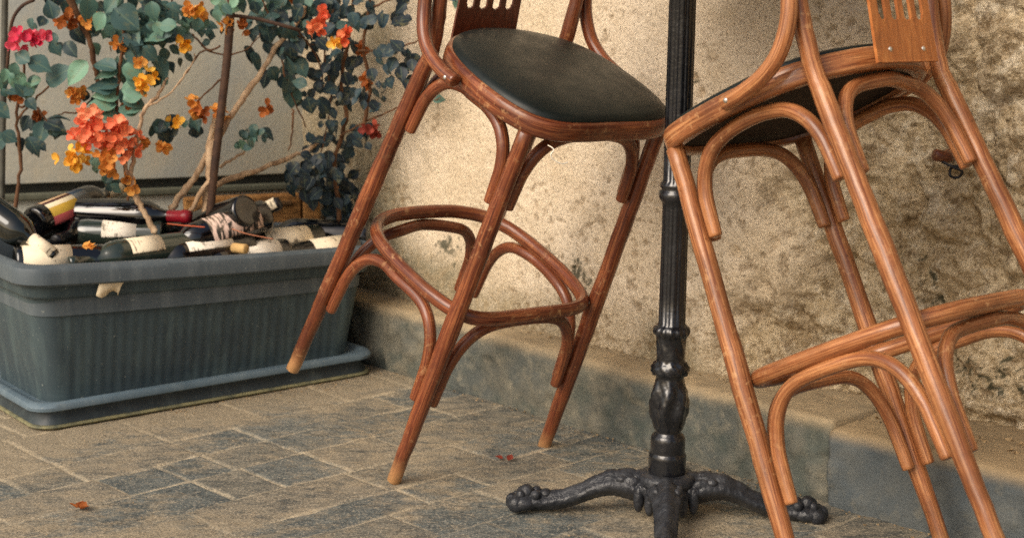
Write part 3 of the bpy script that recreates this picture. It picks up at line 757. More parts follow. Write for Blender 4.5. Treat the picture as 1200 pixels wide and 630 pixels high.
    # columns with rounded slot ends built from a fine grid with holes
    nxg, nzg = 66, 150; keep = {}
    X = np.linspace(-W2, W2, nxg + 1); Zs = np.linspace(z0, z1, nzg + 1)
    def solid(x, z):
        for s_, w in slots:
            dz = max(zs0 + w - z, z - (zs1 - w), 0)
            if math.hypot(x - s_, dz) < w: return False
        return True
    cells = {(i, j): solid((X[i] + X[i + 1]) / 2, (Zs[j] + Zs[j + 1]) / 2) for i in range(nxg) for j in range(nzg)}
    vid_ = {}; vs = []
    def vv(i, j, s):
        k = (i, j, s)
        if k not in vid_: vid_[k] = len(vs); vs.append(sp(X[i], Zs[j], s))
        return vid_[k]
    fs = []
    for (i, j), ok in cells.items():
        if not ok: continue
        fs.append((vv(i, j, 1), vv(i, j + 1, 1), vv(i + 1, j + 1, 1), vv(i + 1, j, 1))); fs.append((vv(i, j, 0), vv(i + 1, j, 0), vv(i + 1, j + 1, 0), vv(i, j + 1, 0)))
        for di, dj, e0, e1 in ((-1, 0, (i, j), (i, j + 1)), (1, 0, (i + 1, j + 1), (i + 1, j)), (0, -1, (i + 1, j), (i, j)), (0, 1, (i, j + 1), (i + 1, j + 1))):
            if not cells.get((i + di, j + dj), False): fs.append((vv(*e0, 1), vv(*e0, 0), vv(*e1, 0), vv(*e1, 1)))
    mb.add(vs, fs); splat = mb.build('back_splat', splatm, root, False)
    for sx_ in (-.044, .044):
        mb = MB(); z = .792; y = yb - .19 * (z - HS) - .005
        lathe(mb, [(0, .0025), (.003, .002), (.0042, 0)], 12, Matrix.Translation((sx_, y, z)) @ Matrix.Rotation(R(90), 4, 'X')); mb.build('screw', STEEL, splat)
    # screws at footrest and seat
    for fr in (True, False):
        for sx in (1, -1):
            p = legpt(fr, sx, fz); d = Vector((-sx, -.25 if fr else .25, 0)).normalized()
            mb = MB(); lathe(mb, [(0, .0022), (.003, .0016), (.004, 0)], 12, Matrix.Translation(p - d * -.0 + d * .0168) @ d.to_track_quat('Z', 'Y').to_matrix().to_4x4()); mb.build('screw', STEEL, root)
    return root
R1 = [[-0.7523691215286421, 0.58306565246338, 0.3065536655916422], [-0.6566284867765416, -0.7010466155565327, -0.27815943839870017], [0.05272319531068437, -0.4105704418661724, 0.9103033433653023]]
T1 = [-0.1688155499823499, 3.477973794625138, 0.05463834182708888]
R2_ = [[0.7350068062165769, -0.6197217913083877, -0.27515431341854446], [0.6770390200366949, 0.6485005848249674, 0.3479441863710719], [-0.037190861284181725, -0.4420315518819879, 0.8962281779645975]]
T2 = [0.6924223405005996, 2.570159603282743, 0.07168438510272378]
st1 = make_stool(R1, T1, WOOD_RED, SPLAT_RED, 'reddish brown bentwood bar stool with black seat turned up, beside the planter', 3)
st2 = make_stool(R2_, T2, WOOD_TAN, SPLAT_TAN, 'tan bentwood bar stool seen from behind, its seat underside and orange back board showing', 8)
# pale thread caught on the first stool's front arch
mb = MB(); q = at_y(646, 178, 3.05)
tube(mb, catmull([q + Vector((-.006, 0, .012)), q + Vector((.004, -.012, .006)), q + Vector((-.001, -.014, -.004)), q + Vector((.006, -.012, -.014)), q + Vector((.02, -.008, -.020)), q + Vector((.03, 0, -.018))], 6), .0010, 6)
tag(mb.build('thread', flat('white_thread', srgb(240, 236, 222), .6, srgb(225, 218, 200))), 'short curly cream thread caught on the front arch of the reddish stool', 'thread')

# ------------------------------------------------------------------ cast iron table
TB = Vector((.2835, 3.055, 0)); table = empty('bar_table', TB, (0, R(.85), 0)); tag(table, 'tall black cast iron pedestal table with four ornate feet between the stools', 'table')
def flute(z, a):
    if .361 < z < .585 or z > .622: return -.075 * (1 - abs(math.sin(a * 7)) ** .6) if True else 0
    if .170 < z < .262: return (.10 * math.sin(a * 6 + math.sin((z - .17) * 60) * .9) * math.sin((z - .17) / .092 * math.pi) + .035 * math.sin(a * 12 + z * 260)) * 1.0
    if .266 < z < .292: return .09 * math.sin(a * 10 + z * 300)
    if .343 < z < .359: return .04 * math.sin(a * 14)
    if .306 < z < .342: return .06 * math.sin(a * 8 + z * 180)
    return 0
prof = [(.0335, .083), (.0345, .086), (.0345, .119), (.0320, .122), (.0318, .124), (.0318, .150), (.029, .156), (.024, .160), (.0235, .163), (.0275, .168), (.0275, .170), (.029, .178), (.0325, .19), (.0345, .205), (.0343, .22), (.0325, .236), (.0285, .25), (.0255, .262), (.0255, .266), (.031, .270), (.0335, .276), (.0335, .283), (.030, .290), (.0262, .294), (.0262, .300), (.0262, .306), (.0255, .32), (.0262, .335), (.028, .341), (.0325, .345), (.0335, .350), (.032, .356), (.0275, .360), (.0245, .364), (.0243, .42), (.0241, .5), (.0240, .575), (.0250, .585), (.0300, .590), (.0315, .597), (.0300, .605), (.0255, .608), (.0300, .613), (.0285, .618), (.0245, .624), (.0243, .7), (.0241, .8), (.0240, .9), (.0240, 1.0), (.04, 1.055), (.10, 1.07), (.10, 1.078), (0, 1.078)]
dense = []
for i in range(len(prof) - 1):
    (r0, z0), (r1, z1) = prof[i], prof[i + 1]; k = max(1, int(abs(z1 - z0) / .006)) if z1 < .4 else 1
    for j in range(k): dense.append((r0 + (r1 - r0) * j / k, z0 + (z1 - z0) * j / k))
dense.append(prof[-1])
mb = MB(); lathe(mb, dense, 84, None, flute); mb.build('column', IRON, table)
mb = MB(); lathe(mb, [(0, .012), (.03, .012), (.038, .02), (.040, .04), (.046, .055), (.054, .064), (.0555, .070), (.054, .078), (.050, .0825), (.040, .084), (.03, .084)], 40); mb.build('base_hub', IRON_DUST, table)
for k in range(4):
    a = R(-5 + 90 * k); d = Vector((math.cos(a), math.sin(a), 0)); s_ = Vector((-d.y, d.x, 0))
    mb = MB()
    prof2 = [(.030, .050, .034, .030), (.050, .055, .033, .029), (.075, .059, .029, .026), (.100, .060, .025, .023), (.125, .053, .022, .021), (.150, .041, .020, .019), (.175, .030, .019, .018), (.205, .022, .018, .0175), (.235, .019, .020, .017), (.262, .019, .023, .017)]
    P = catmull([(x, z, 0) for x, z, _, _ in prof2], 6); Wd = catmull([(w, h_, 0) for _, _, w, h_ in prof2], 6)
    vs, fs = [], []; seg = 28
    for i, (p, wh) in enumerate(zip(P, Wd)):
        for j in range(seg):
            t = 2 * math.pi * j / seg
            # ridged section: raised centre rib and edge beads
            rib = 1 + .10 * math.cos(4 * t) + .05 * math.sin(p.x * 190) * (math.sin(t) > .2) + .035 * math.sin(p.x * 520 + math.cos(3 * t) * 2)
            vs.append(d * p.x + s_ * (math.cos(t) * wh.x * rib) + Vector((0, 0, p.y + math.sin(t) * wh.y * rib)))
    for i in range(len(P) - 1):
        for j in range(seg): fs.append((i * seg + j, (i + 1) * seg + j, (i + 1) * seg + (j + 1) % seg, i * seg + (j + 1) % seg))
    fs.append(tuple(range(seg)))
    mb.add(vs, fs)
    def lump(c, rx, ry, rz):
        vs, fs = [], []; nu, nv = 14, 9
        for i in range(nv + 1):
            ph = math.pi * i / nv
            for j in range(nu):
                th = 2 * math.pi * j / nu; w = 1 + .06 * math.sin(5 * th)
                vs.append(d * (c[0] + rx * math.sin(ph) * math.cos(th) * w) + s_ * (c[1] + ry * math.sin(ph) * math.sin(th) * w) + Vector((0, 0, max(.001, c[2] + rz * math.cos(ph)))))
        for i in range(nv):
            for j in range(nu): fs.append((i * nu + j, (i + 1) * nu + j, (i + 1) * nu + (j + 1) % nu, i * nu + (j + 1) % nu))
        mb.add(vs, fs)
    lump((.262, 0, .017), .033, .030, .0165); lump((.285, 0, .016), .012, .011, .016); lump((.276, .020, .015), .015, .010, .015); lump((.276, -.020, .015), .015, .010, .015)
    lump((.258, 0, .034), .014, .014, .016); lump((.240, .013, .033), .010, .009, .010); lump((.240, -.013, .033), .010, .009, .010); lump((.268, .012, .031), .009, .008, .011); lump((.268, -.012, .031), .009, .008, .011)
    lump((.222, 0, .032), .013, .012, .011)
    # scrolls where the leg leaves the hub
    for sy in (-1, 1):
        lump((.064, sy * .022, .062), .020, .009, .018); lump((.082, sy * .019, .072), .011, .008, .008); lump((.050, sy * .03, .04), .010, .010, .026)
    lump((.070, 0, .079), .020, .012, .010)
    mb.build('leg', IRON_DUST, table)
mb = MB(); lathe(mb, [(0, 1.079), (.285, 1.079), (.292, 1.083), (.294, 1.095), (.292, 1.105), (.285, 1.109), (0, 1.110)], 64); mb.build('tabletop', TOPM, table)

# ------------------------------------------------------------------ plants
def leaf_mat(name, a, b, c_):
    m = Mat(name, .5, .4); tn = m.attr('tone')
    c = m.ramp(tn, [(0., a), (.55, b), (1., c_)])
    tc = m.n('ShaderNodeTexCoord'); sx = m.n('ShaderNodeSeparateXYZ'); m.l(tc.outputs['UV'], sx.inputs[0])
    rib = m.math('ABSOLUTE', m.math('SUBTRACT', sx.outputs[0], .5)); c = m.mix(m.ramp(rib, [(.0, .5), (.05, 0.)]), c, srgb(120, 140, 110))
    c = m.mix(m.ramp(m.noise(m.coord(), 70, 3, .6), [(.54, 0.), (.72, .5)]), c, srgb(128, 124, 84))
    m.col(c); thin(m, .22)
    return m.m
def thin(m, amt):
    bs = m.nt.nodes['Principled BSDF']; out = m.nt.nodes['Material Output']; tr = m.n('ShaderNodeBsdfTranslucent'); mx = m.n('ShaderNodeMixShader')
    src = bs.inputs['Base Color'].links[0].from_socket
    m.l(src, tr.inputs[0]); mx.inputs[0].default_value = amt; m.l(bs.outputs[0], mx.inputs[1]); m.l(tr.outputs[0], mx.inputs[2]); m.l(mx.outputs[0], out.inputs[0])
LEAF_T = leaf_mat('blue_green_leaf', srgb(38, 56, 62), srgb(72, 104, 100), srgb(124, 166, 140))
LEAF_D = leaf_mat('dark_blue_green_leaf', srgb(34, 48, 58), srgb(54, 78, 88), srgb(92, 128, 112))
m = Mat('pale_bark', .85, .2); ob = m.coord('Object', (1, 1, .3))
m.col(m.ramp(m.noise(ob, 60, 5, .65), [(.3, srgb(120, 96, 74)), (.5, srgb(176, 148, 118)), (.72, srgb(202, 178, 146))])); m.bump(m.noise(ob, 110, 4, .6), .5, .003); BARK_P = m.m
m = Mat('brown_bark', .85, .2); ob = m.coord('Object', (1, 1, .3))
m.col(m.ramp(m.noise(ob, 60, 5, .65), [(.3, srgb(64, 44, 32)), (.55, srgb(104, 74, 52)), (.75, srgb(140, 106, 78))])); m.bump(m.noise(ob, 110, 4, .6), .5, .003); BARK_B = m.m
def petal_mat(name, a, b):
    m = Mat(name, .65, .25); m.col(m.ramp(m.attr('tone'), [(0., a), (1., b)]))
    thin(m, .3); return m.m
PET = {'red': petal_mat('red_orange_bract', srgb(206, 86, 52), srgb(240, 150, 104)), 'orange': petal_mat('orange_bract', srgb(196, 118, 48), srgb(236, 172, 88)),
       'yellow': petal_mat('yellow_bract', srgb(232, 158, 30), srgb(248, 204, 96)), 'pink': petal_mat('pink_bract', srgb(210, 44, 80), srgb(240, 110, 128)),
       'salmon': petal_mat('salmon_bract', srgb(236, 112, 80), srgb(250, 170, 128)), 'brown': petal_mat('dull_orange_bract', srgb(140, 74, 34), srgb(188, 112, 58)), 'dullred': petal_mat('dull_red_bract', srgb(120, 48, 40), srgb(168, 78, 58))}
LSH = [(0, .02), (.10, .22), (.26, .36), (.44, .40), (.62, .33), (.80, .18), (.92, .07), (1.0, .0)]
def leaf(mb, base, d, nrm, size, tone, fold=.35, droop=.35, shape=LSH, wide=1.0):
    d = d.normalized(); nrm = (nrm - d * nrm.dot(d)).normalized(); s = d.cross(nrm)
    vs, uv = [], []; wv = rng.uniform(-1, 1)
    for t, w in shape:
        c = base + d * (t * size) - nrm * (droop * size * t * t)
        wv2 = math.sin(t * 9 + wv * 3) * .03 * size
        for k in (-1, -.5, 0, .5, 1):
            vs.append(c + s * (k * w * size * wide) + nrm * (fold * abs(k) * w * size * .6 + (wv2 * k if abs(k) == 1 else 0))); uv.append((.5 + .5 * k, t))
    fs = [(i * 5 + j, i * 5 + j + 1, i * 5 + j + 6, i * 5 + j + 5) for i in range(len(shape) - 1) for j in range(4)]
    mb.add(vs, fs, uv, tone=min(max(tone, 0), 1))
def rv(s=1.0): return Vector((rng.gauss(0, s), rng.gauss(0, s), rng.gauss(0, s)))
CAMV = Vector((0, 0, CAM_H))
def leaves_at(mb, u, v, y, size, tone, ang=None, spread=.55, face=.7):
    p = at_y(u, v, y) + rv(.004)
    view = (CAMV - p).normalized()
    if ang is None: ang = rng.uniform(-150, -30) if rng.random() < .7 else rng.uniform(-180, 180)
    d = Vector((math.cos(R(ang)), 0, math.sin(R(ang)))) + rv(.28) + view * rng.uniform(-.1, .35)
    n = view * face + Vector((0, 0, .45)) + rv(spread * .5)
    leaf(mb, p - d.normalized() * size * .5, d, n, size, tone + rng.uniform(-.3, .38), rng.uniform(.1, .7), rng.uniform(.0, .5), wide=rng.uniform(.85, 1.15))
def clump(mb, u, v, ru, rv_, n, y, dy, size, tone, ang=None):
    for _ in range(n):
        a = rng.uniform(0, 2 * math.pi); q = math.sqrt(rng.random())
        leaves_at(mb, u + ru * q * math.cos(a), v + rv_ * q * math.sin(a), y + rng.uniform(-dy, dy), size * rng.uniform(.45, 1.15), tone, ang)
def stem(mb, px, r0, r1):
    pts = catmull([at_y(u, v, y) for u, v, y in px], 6)
    pts = [p + rv(.0012) for p in pts]
    k = rng.uniform(0, 6)
    tube(mb, pts, lambda t: (r0 + (r1 - r0) * t) * (1 + .10 * math.sin(t * 23 + k)), 9)
def flower(root, u, v, y, r, kind, n, lab=None):
    """one cluster of papery bracts, each petal crinkled"""
    mb = MB(); c = at_y(u, v, y); r *= .86; n = max(3, int(n * .8))
    for _ in range(n):
        o = rv(.42); o.z *= .85
        if o.length > 1: o.normalize()
        p = c + o * r
        axis = (o + (CAMV - c).normalized() * .8 + rv(.3)).normalized()
        t1 = axis.orthogonal().normalized(); tw = rng.uniform(0, 6.28); tone = rng.random()
        for k in range(3):
            a = tw + k * 2.094; d = (t1 * math.cos(a) + axis.cross(t1) * math.sin(a)) + axis * rng.uniform(.2, .7)
            leaf(mb, p, d, axis - d * .3, rng.uniform(.013, .020), tone + rng.uniform(-.25, .25), .5, -.25, [(0, .08), (.25, .36), (.55, .48), (.8, .36), (1, .05)])
    o = mb.build('flower_cluster', PET[kind], root)
    if lab: o['label'] = lab
    return o
def local_root(name, u, v, z, label, cat, group=None):
    o = empty(name, (0, 0, 0)); return tag(o, label, cat, group)

Y = 3.98   # the plants rise from the trough, a little over four metres away
# --- bougainvillea with pale trunks (middle)
bo = local_root('bougainvillea', 0, 0, 0, 'bougainvillea with thick pale twisting stems and orange and red flowers in the planter', 'shrub')
mb = MB()
stem(mb, [(240, 262, 4.0), (243, 235, 4.0), (246, 205, 4.0), (247, 175, 4.0), (252, 145, 4.02), (262, 120, 4.04)], .0125, .008)
stem(mb, [(247, 175, 4.0), (268, 140, 4.02), (290, 108, 4.05), (308, 82, 4.08), (322, 58, 4.1), (345, 30, 4.1), (360, 5, 4.1), (372, -30, 4.1)], .0085, .0045)
stem(mb, [(243, 228, 4.02), (262, 212, 4.05), (300, 200, 4.1), (335, 186, 4.15), (360, 176, 4.18), (374, 166, 4.2)], .0085, .004)
stem(mb, [(200, 245, 4.02), (216, 224, 4.02), (232, 202, 4.02), (243, 178, 4.01), (249, 150, 4.0)], .0085, .006)
stem(mb, [(222, 250, 3.99), (236, 225, 3.98), (250, 202, 3.98), (252, 188, 3.98)], .006, .005)
stem(mb, [(182, 272, 3.90), (170, 252, 3.9), (158, 228, 3.9), (154, 200, 3.9), (160, 172, 3.9), (163, 150, 3.9), (170, 128, 3.92), (186, 110, 3.95), (196, 90, 3.98)], .0075, .0035)
stem(mb, [(150, 215, 3.9), (148, 190, 3.9), (152, 172, 3.9)], .005, .0035)
stem(mb, [(258, 195, 4.05), (275, 185, 4.06), (292, 172, 4.08), (298, 160, 4.1)], .004, .002)
stem(mb, [(170, 128, 3.92), (200, 108, 3.95), (225, 75, 3.98), (228, 62, 4.0)], .0025, .0015)
mb.build('trunk', BARK_P, bo)
mb = MB()
mb = MB(); stem(mb, [(75, -20, 4.0), (85, 5, 4.0), (97, 30, 4.0), (106, 52, 4.0), (112, 80, 4.0), (116, 98, 4.0)], .009, .005); mb.build('twig', BARK_B, bo)
mb = MB(); stem(mb, [(146, 20, 3.95), (143, 60, 3.95), (139, 95, 3.95), (137, 130, 3.95), (140, 165, 3.93), (148, 205, 3.92), (150, 235, 3.92)], .004, .003); mb.build('twig', BARK_B, bo)
for tw in ([(392, 5, 4.14), (380, 60, 4.15), (388, 120, 4.18), (376, 180, 4.2)], [(300, -20, 4.08), (318, 20, 4.1), (350, 44, 4.12), (385, 60, 4.14)], [(205, -20, 4.02), (196, 20, 4.02), (176, 60, 4.0), (170, 95, 4.0)], [(345, 30, 4.1), (372, 70, 4.14), (380, 110, 4.16)], [(120, -20, 4.02), (135, 20, 4.0), (130, 60, 4.0)], [(225, 40, 4.04), (250, 62, 4.04), (285, 60, 4.06), (305, 40, 4.08)], [(262, 90, 4.03), (240, 110, 4.02), (228, 124, 4.0)]):
    mb = MB(); stem(mb, tw, .0026, .0014); mb.build('twig', BARK_B, bo)
mb = MB(); stem(mb, [(120, 100, 4.0), (95, 130, 4.0), (75, 132, 4.0), (62, 138, 4.0)], .0025, .0015); mb.build('twig', BARK_B, bo)
mb = MB(); stem(mb, [(258, 55, 4.0), (235, 62, 4.0), (222, 80, 4.0), (205, 104, 4.0)], .0025, .0015); mb.build('twig', BARK_B, bo)
mb = MB(); stem(mb, [(330, 66, 4.1), (334, 90, 4.1), (342, 112, 4.12), (360, 150, 4.15)], .0022, .0015); mb.build('twig', BARK_B, bo)
mb = MB(); stem(mb, [(343, 128, 4.1), (343, 150, 4.1), (338, 176, 4.1)], .003, .0015); mb.build('twig', BARK_B, bo)
mb = MB()
for k, v in enumerate((72, 84, 96, 103, 112, 119, 126, 133)):            # stacked leaves up the slim shoot
    leaves_at(mb, 122 + rng.uniform(-4, 4), v, 3.94, .060, .62, rng.uniform(165, 190), .25, .5); leaves_at(mb, 156 + rng.uniform(-4, 4), v - 2, 3.94, .056, .55, rng.uniform(-14, 8), .25, .5)
for u, v, s, t in ((150, 22, .075, .4), (165, 42, .07, .35), (135, 35, .07, .45), (180, 38, .068, .4), (150, 50, .065, .35), (196, 42, .055, .4), (175, 68, .05, .4), (190, 76, .062, .38), (184, 90, .05, .35), (130, 8, .065, .4), (105, 10, .06, .25), (66, 4, .05, .15), (58, 10, .045, .15), (92, 42, .05, .12), (86, 58, .045, .2), (200, 28, .05, .4), (232, 32, .035, .3), (260, 8, .03, .7), (268, 14, .032, .65), (254, 18, .03, .6), (140, 3, .05, .6), (205, 8, .04, .3), (180, 12, .05, .35)):
    leaves_at(mb, u, v, 3.96 + rng.uniform(-.04, .05), s, t)
clump(mb, 158, 32, 46, 26, 44, 4.0, .07, .048, .5); clump(mb, 190, 20, 40, 24, 30, 4.03, .06, .044, .4); clump(mb, 232, 28, 30, 24, 18, 4.05, .05, .038, .35); clump(mb, 140, 100, 34, 34, 16, 4.02, .05, .042, .45); clump(mb, 300, 20, 34, 24, 26, 4.1, .06, .040, .35); clump(mb, 340, 8, 30, 14, 14, 4.1, .06, .038, .5); clump(mb, 90, 20, 30, 24, 12, 4.04, .05, .04, .3)
clump(mb, 205, 152, 32, 12, 22, 3.99, .05, .040, .22)
clump(mb, 262, 10, 14, 10, 12, 3.98, .04, .03, .7)
clump(mb, 112, 120, 16, 12, 8, 3.99, .04, .045, .25)
clump(mb, 300, 158, 16, 12, 10, 4.06, .05, .036, .25)
clump(mb, 285, 168, 12, 8, 7, 4.06, .05, .032, .6)
clump(mb, 112, 192, 8, 5, 6, 3.92, .04, .034, .5); clump(mb, 135, 215, 16, 8, 9, 3.95, .05, .034, .3)
clump(mb, 345, 50, 26, 45, 26, 4.12, .08, .046, .1); clump(mb, 342, 110, 8, 22, 5, 4.12, .03, .048, .1)
for u, v, s, a in ((318, 40, .06, -70), (332, 60, .055, -160), (300, 72, .05, -80), (308, 92, .045, -100), (340, 102, .052, -90), (352, 78, .048, -60), (330, 22, .055, -20), (348, 18, .055, -150), (322, 92, .04, -60), (298, 62, .045, -60), (362, 120, .045, -80)):
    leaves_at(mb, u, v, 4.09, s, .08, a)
clump(mb, 120, -40, 60, 30, 40, 4.0, .08, .046, .45); clump(mb, 240, -45, 60, 32, 40, 4.05, .08, .042, .4); clump(mb, 335, -35, 40, 28, 26, 4.1, .08, .042, .3)
clump(mb, 170, 60, 60, 40, 34, 4.06, .06, .038, .35); clump(mb, 60, 30, 40, 30, 14, 4.05, .05, .036, .3)
mb.build('crown', LEAF_T, bo)
for a in ((108, 158, 3.88, .050, 'salmon', 40), (138, 166, 3.87, .054, 'red', 50), (104, 136, 3.88, .036, 'salmon', 22), (86, 186, 3.87, .036, 'yellow', 24), (126, 188, 3.87, .040, 'orange', 30), (140, 148, 3.88, .03, 'salmon', 16), (150, 212, 3.90, .022, 'orange', 8),
          (225, 13, 3.98, .028, 'orange', 14), (238, 16, 3.99, .022, 'yellow', 7), (216, 49, 3.96, .020, 'yellow', 8), (172, 94, 3.93, .023, 'yellow', 10), (166, 104, 3.94, .015, 'orange', 4), (90, 111, 3.96, .024, 'orange', 9), (80, 25, 3.98, .026, 'brown', 12), (106, 27, 3.98, .020, 'orange', 7),
          (140, 54, 3.94, .020, 'orange', 7), (162, 72, 3.93, .014, 'orange', 4), (228, 126, 3.98, .026, 'orange', 12), (240, 130, 3.98, .02, 'brown', 6), (172, 163, 3.95, .018, 'orange', 6), (204, 144, 3.97, .018, 'yellow', 6), (190, 172, 3.95, .018, 'orange', 6), (258, 132, 4.0, .016, 'orange', 5), (268, 31, 3.98, .020, 'orange', 7), (283, 30, 4.0, .016, 'brown', 5),
          (48, 135, 3.98, .016, 'brown', 5), (372, 30, 4.0, .022, 'red', 9), (378, 14, 4.02, .016, 'salmon', 5), (150, 120, 3.96, .018, 'brown', 5), (310, 128, 4.04, .012, 'brown', 3), (345, 3, 4.12, .014, 'brown', 4)):
    flower(bo, *a)
# --- pink flowering plant at the left edge
pk = local_root('geranium', 0, 0, 0, 'plant with broad teal leaves and one bright pink flower head at the left edge', 'plant')
mb = MB(); stem(mb, [(20, 290, 3.9), (18, 240, 3.92), (24, 190, 3.95), (20, 140, 3.95), (26, 95, 3.95), (32, 60, 3.95)], .005, .003); stem(mb, [(20, 140, 3.95), (40, 118, 3.95), (70, 90, 3.95), (88, 78, 3.95)], .003, .002); stem(mb, [(24, 125, 3.95), (44, 128, 3.95), (66, 160, 3.95)], .003, .002)
mb.build('stem', BARK_B, pk)
mb = MB()
for u, v, s, t, a in ((48, 76, .062, .75, -20), (70, 86, .075, .72, -10), (88, 88, .07, .8, -110), (26, 66, .045, .6, 170), (14, 84, .04, .7, -130), (24, 98, .048, .8, -60), (14, 108, .04, .6, 170), (34, 108, .045, .75, -90), (30, 145, .045, .15, -100), (60, 146, .055, .12, -20), (48, 158, .06, .1, -100), (44, 170, .05, .1, -60), (66, 138, .045, .2, 20), (4, 130, .05, .1, -60), (2, 165, .05, .15, 0), (14, 160, .04, .1, -30), (36, 120, .035, .5, -60)):
    leaves_at(mb, u, v, 3.93 + rng.uniform(-.03, .03), s, t, a)
clump(mb, 22, 100, 22, 18, 12, 3.95, .05, .038, .6); clump(mb, 45, 160, 30, 16, 12, 3.97, .05, .042, .1)
mb.build('leaves', LEAF_T, pk)
flower(pk, 25, 45, 3.92, .030, 'pink', 18); flower(pk, 42, 44, 3.93, .024, 'pink', 12); flower(pk, 22, 115, 3.95, .012, 'brown', 4)
# --- dark climber in the corner
cl = local_root('climber', 0, 0, 0, 'dark dense leafy climber hanging in the corner beside the plastered wall', 'climbing plant')
mb = MB()
stem(mb, [(395, 300, 4.25), (398, 240, 4.25), (392, 190, 4.22), (405, 140, 4.2), (400, 90, 4.18), (410, 40, 4.15), (415, -30, 4.1)], .006, .004)
stem(mb, [(425, 150, 4.15), (434, 100, 4.12), (426, 60, 4.1), (432, 10, 4.1), (438, -30, 4.1)], .005, .003)
stem(mb, [(398, 160, 4.2), (430, 142, 4.15), (465, 128, 4.1), (500, 120, 4.05), (517, 115, 4.03)], .003, .0012)
stem(mb, [(420, 60, 4.1), (455, 58, 4.05), (490, 48, 4.0), (508, 38, 3.98)], .003, .0012)
stem(mb, [(432, 10, 4.1), (470, -5, 4.0)], .003, .002)
mb.build('stem', BARK_B, cl)
mb = MB()
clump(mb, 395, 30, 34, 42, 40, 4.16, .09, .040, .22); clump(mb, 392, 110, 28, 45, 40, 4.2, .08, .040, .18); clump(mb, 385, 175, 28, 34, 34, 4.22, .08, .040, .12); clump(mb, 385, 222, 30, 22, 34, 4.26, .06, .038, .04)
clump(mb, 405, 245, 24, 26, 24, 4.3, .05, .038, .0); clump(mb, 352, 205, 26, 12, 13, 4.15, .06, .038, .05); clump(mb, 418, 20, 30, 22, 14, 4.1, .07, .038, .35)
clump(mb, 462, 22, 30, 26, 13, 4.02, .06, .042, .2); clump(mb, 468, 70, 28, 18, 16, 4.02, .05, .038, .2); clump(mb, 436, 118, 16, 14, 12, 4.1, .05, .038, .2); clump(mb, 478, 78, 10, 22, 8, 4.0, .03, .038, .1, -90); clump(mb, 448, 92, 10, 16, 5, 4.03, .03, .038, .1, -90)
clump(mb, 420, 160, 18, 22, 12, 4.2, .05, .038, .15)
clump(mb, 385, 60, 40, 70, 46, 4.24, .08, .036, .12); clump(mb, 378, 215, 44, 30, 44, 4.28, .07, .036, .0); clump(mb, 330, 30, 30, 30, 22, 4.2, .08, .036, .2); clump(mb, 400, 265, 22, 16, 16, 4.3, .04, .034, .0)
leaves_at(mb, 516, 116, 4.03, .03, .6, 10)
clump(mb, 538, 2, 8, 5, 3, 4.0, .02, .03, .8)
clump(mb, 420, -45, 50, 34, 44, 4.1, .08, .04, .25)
mb.build('crown', LEAF_D, cl)
for a in ((407, 44, 4.02, .026, 'red', 13), (370, 30, 4.02, .014, 'red', 4), (392, 53, 4.0, .012, 'yellow', 4), (433, 152, 4.1, .024, 'dullred', 10), (424, 60, 4.12, .014, 'brown', 4), (428, 95, 4.12, .012, 'brown', 4)):
    flower(cl, *a)

# stakes and posts
def rod(name, px, r, mat, label, cat, group=None, seg=10):
    mb = MB(); tube(mb, catmull([at_y(*p) for p in px], 5), r, seg); o = mb.build(name, mat); return tag(o, label, cat, group)
STK = flat('dark_weathered_wood', srgb(74, 52, 38), .8, srgb(46, 32, 26), 0, 40)
rod('plant_stake', [(276, -60, 4.0), (271, 0, 3.99), (267, 60, 3.98), (258, 140, 3.98), (250, 210, 3.98), (244, 275, 3.98)], .0098, STK, 'dark brown wooden stake leaning upright among the pale stems', 'stake')
rod('cross_stick', [(270, 18, 3.985), (300, 22, 4.0), (335, 31, 4.0), (352, 36, 4.02)], .0042, STK, 'thin dark stick tied across near the top of the stake', 'stick')
rod('metal_post', [(7, -80, 4.15), (5, 60, 4.15), (3, 160, 4.15), (2, 235, 4.15)], .008, flat('dull_metal_post', srgb(88, 88, 80), .5, srgb(66, 64, 58), .2), 'thin grey post rising behind the planter at the left edge', 'post')
rod('dry_twig', [(40, 0, 3.95), (25, 8, 3.95), (14, 26, 3.95), (10, 60, 3.95), (8, 90, 3.96)], .004, STK, 'dark arching dry twig at the top left', 'twig')
rod('dry_twig', [(196, 262, 3.86), (215, 264, 3.85), (240, 266, 3.84)], .0014, flat('red_twig', srgb(180, 84, 50), .7), 'thin reddish dry twig lying across the bottles below the red capsule', 'twig')
rod('dry_twig', [(70, 300, 3.72), (88, 291, 3.74), (100, 292, 3.74)], .0018, BARK_P, 'short pale forked twig on the big left bottle', 'twig')
rod('dry_twig', [(272, 268, 3.9), (290, 274, 3.88), (320, 280, 3.86)], .0013, flat('tan_twig', srgb(160, 100, 70), .7), 'thin tan dry twig lying over the cream label', 'twig')
# fallen flower on the bottles, fallen leaves on the paving
def fallen(u, v, z, kind, n, lab, r=.012):
    root = empty('fallen_flower', at_z(u, v, z)); mb = MB()
    for _ in range(n):
        a = rng.uniform(0, 6.28); d = Vector((math.cos(a), math.sin(a), rng.uniform(.05, .5))); leaf(mb, Vector((rng.uniform(-r, r), rng.uniform(-r, r), .001 + rng.random() * .003)), d, Vector((0, 0, 1)) + rv(.2), rng.uniform(.012, .02), rng.random(), .6, -.2)
    mb.build('petal', PET[kind], root); tag(root, lab, 'flower')
fallen(104, 292, .418, 'orange', 9, 'small orange flower fallen on the olive bottle')
fallen(97, 595, .001, 'brown', 7, 'dry orange flower fallen on the paving in front of the planter')
fallen(1025, 601, .001, 'dullred', 4, 'dull red petals fallen at the foot of the blue grey kerb block')
fallen(590, 538, .001, 'dullred', 3, 'thin dull red petal on the paving under the reddish stool')
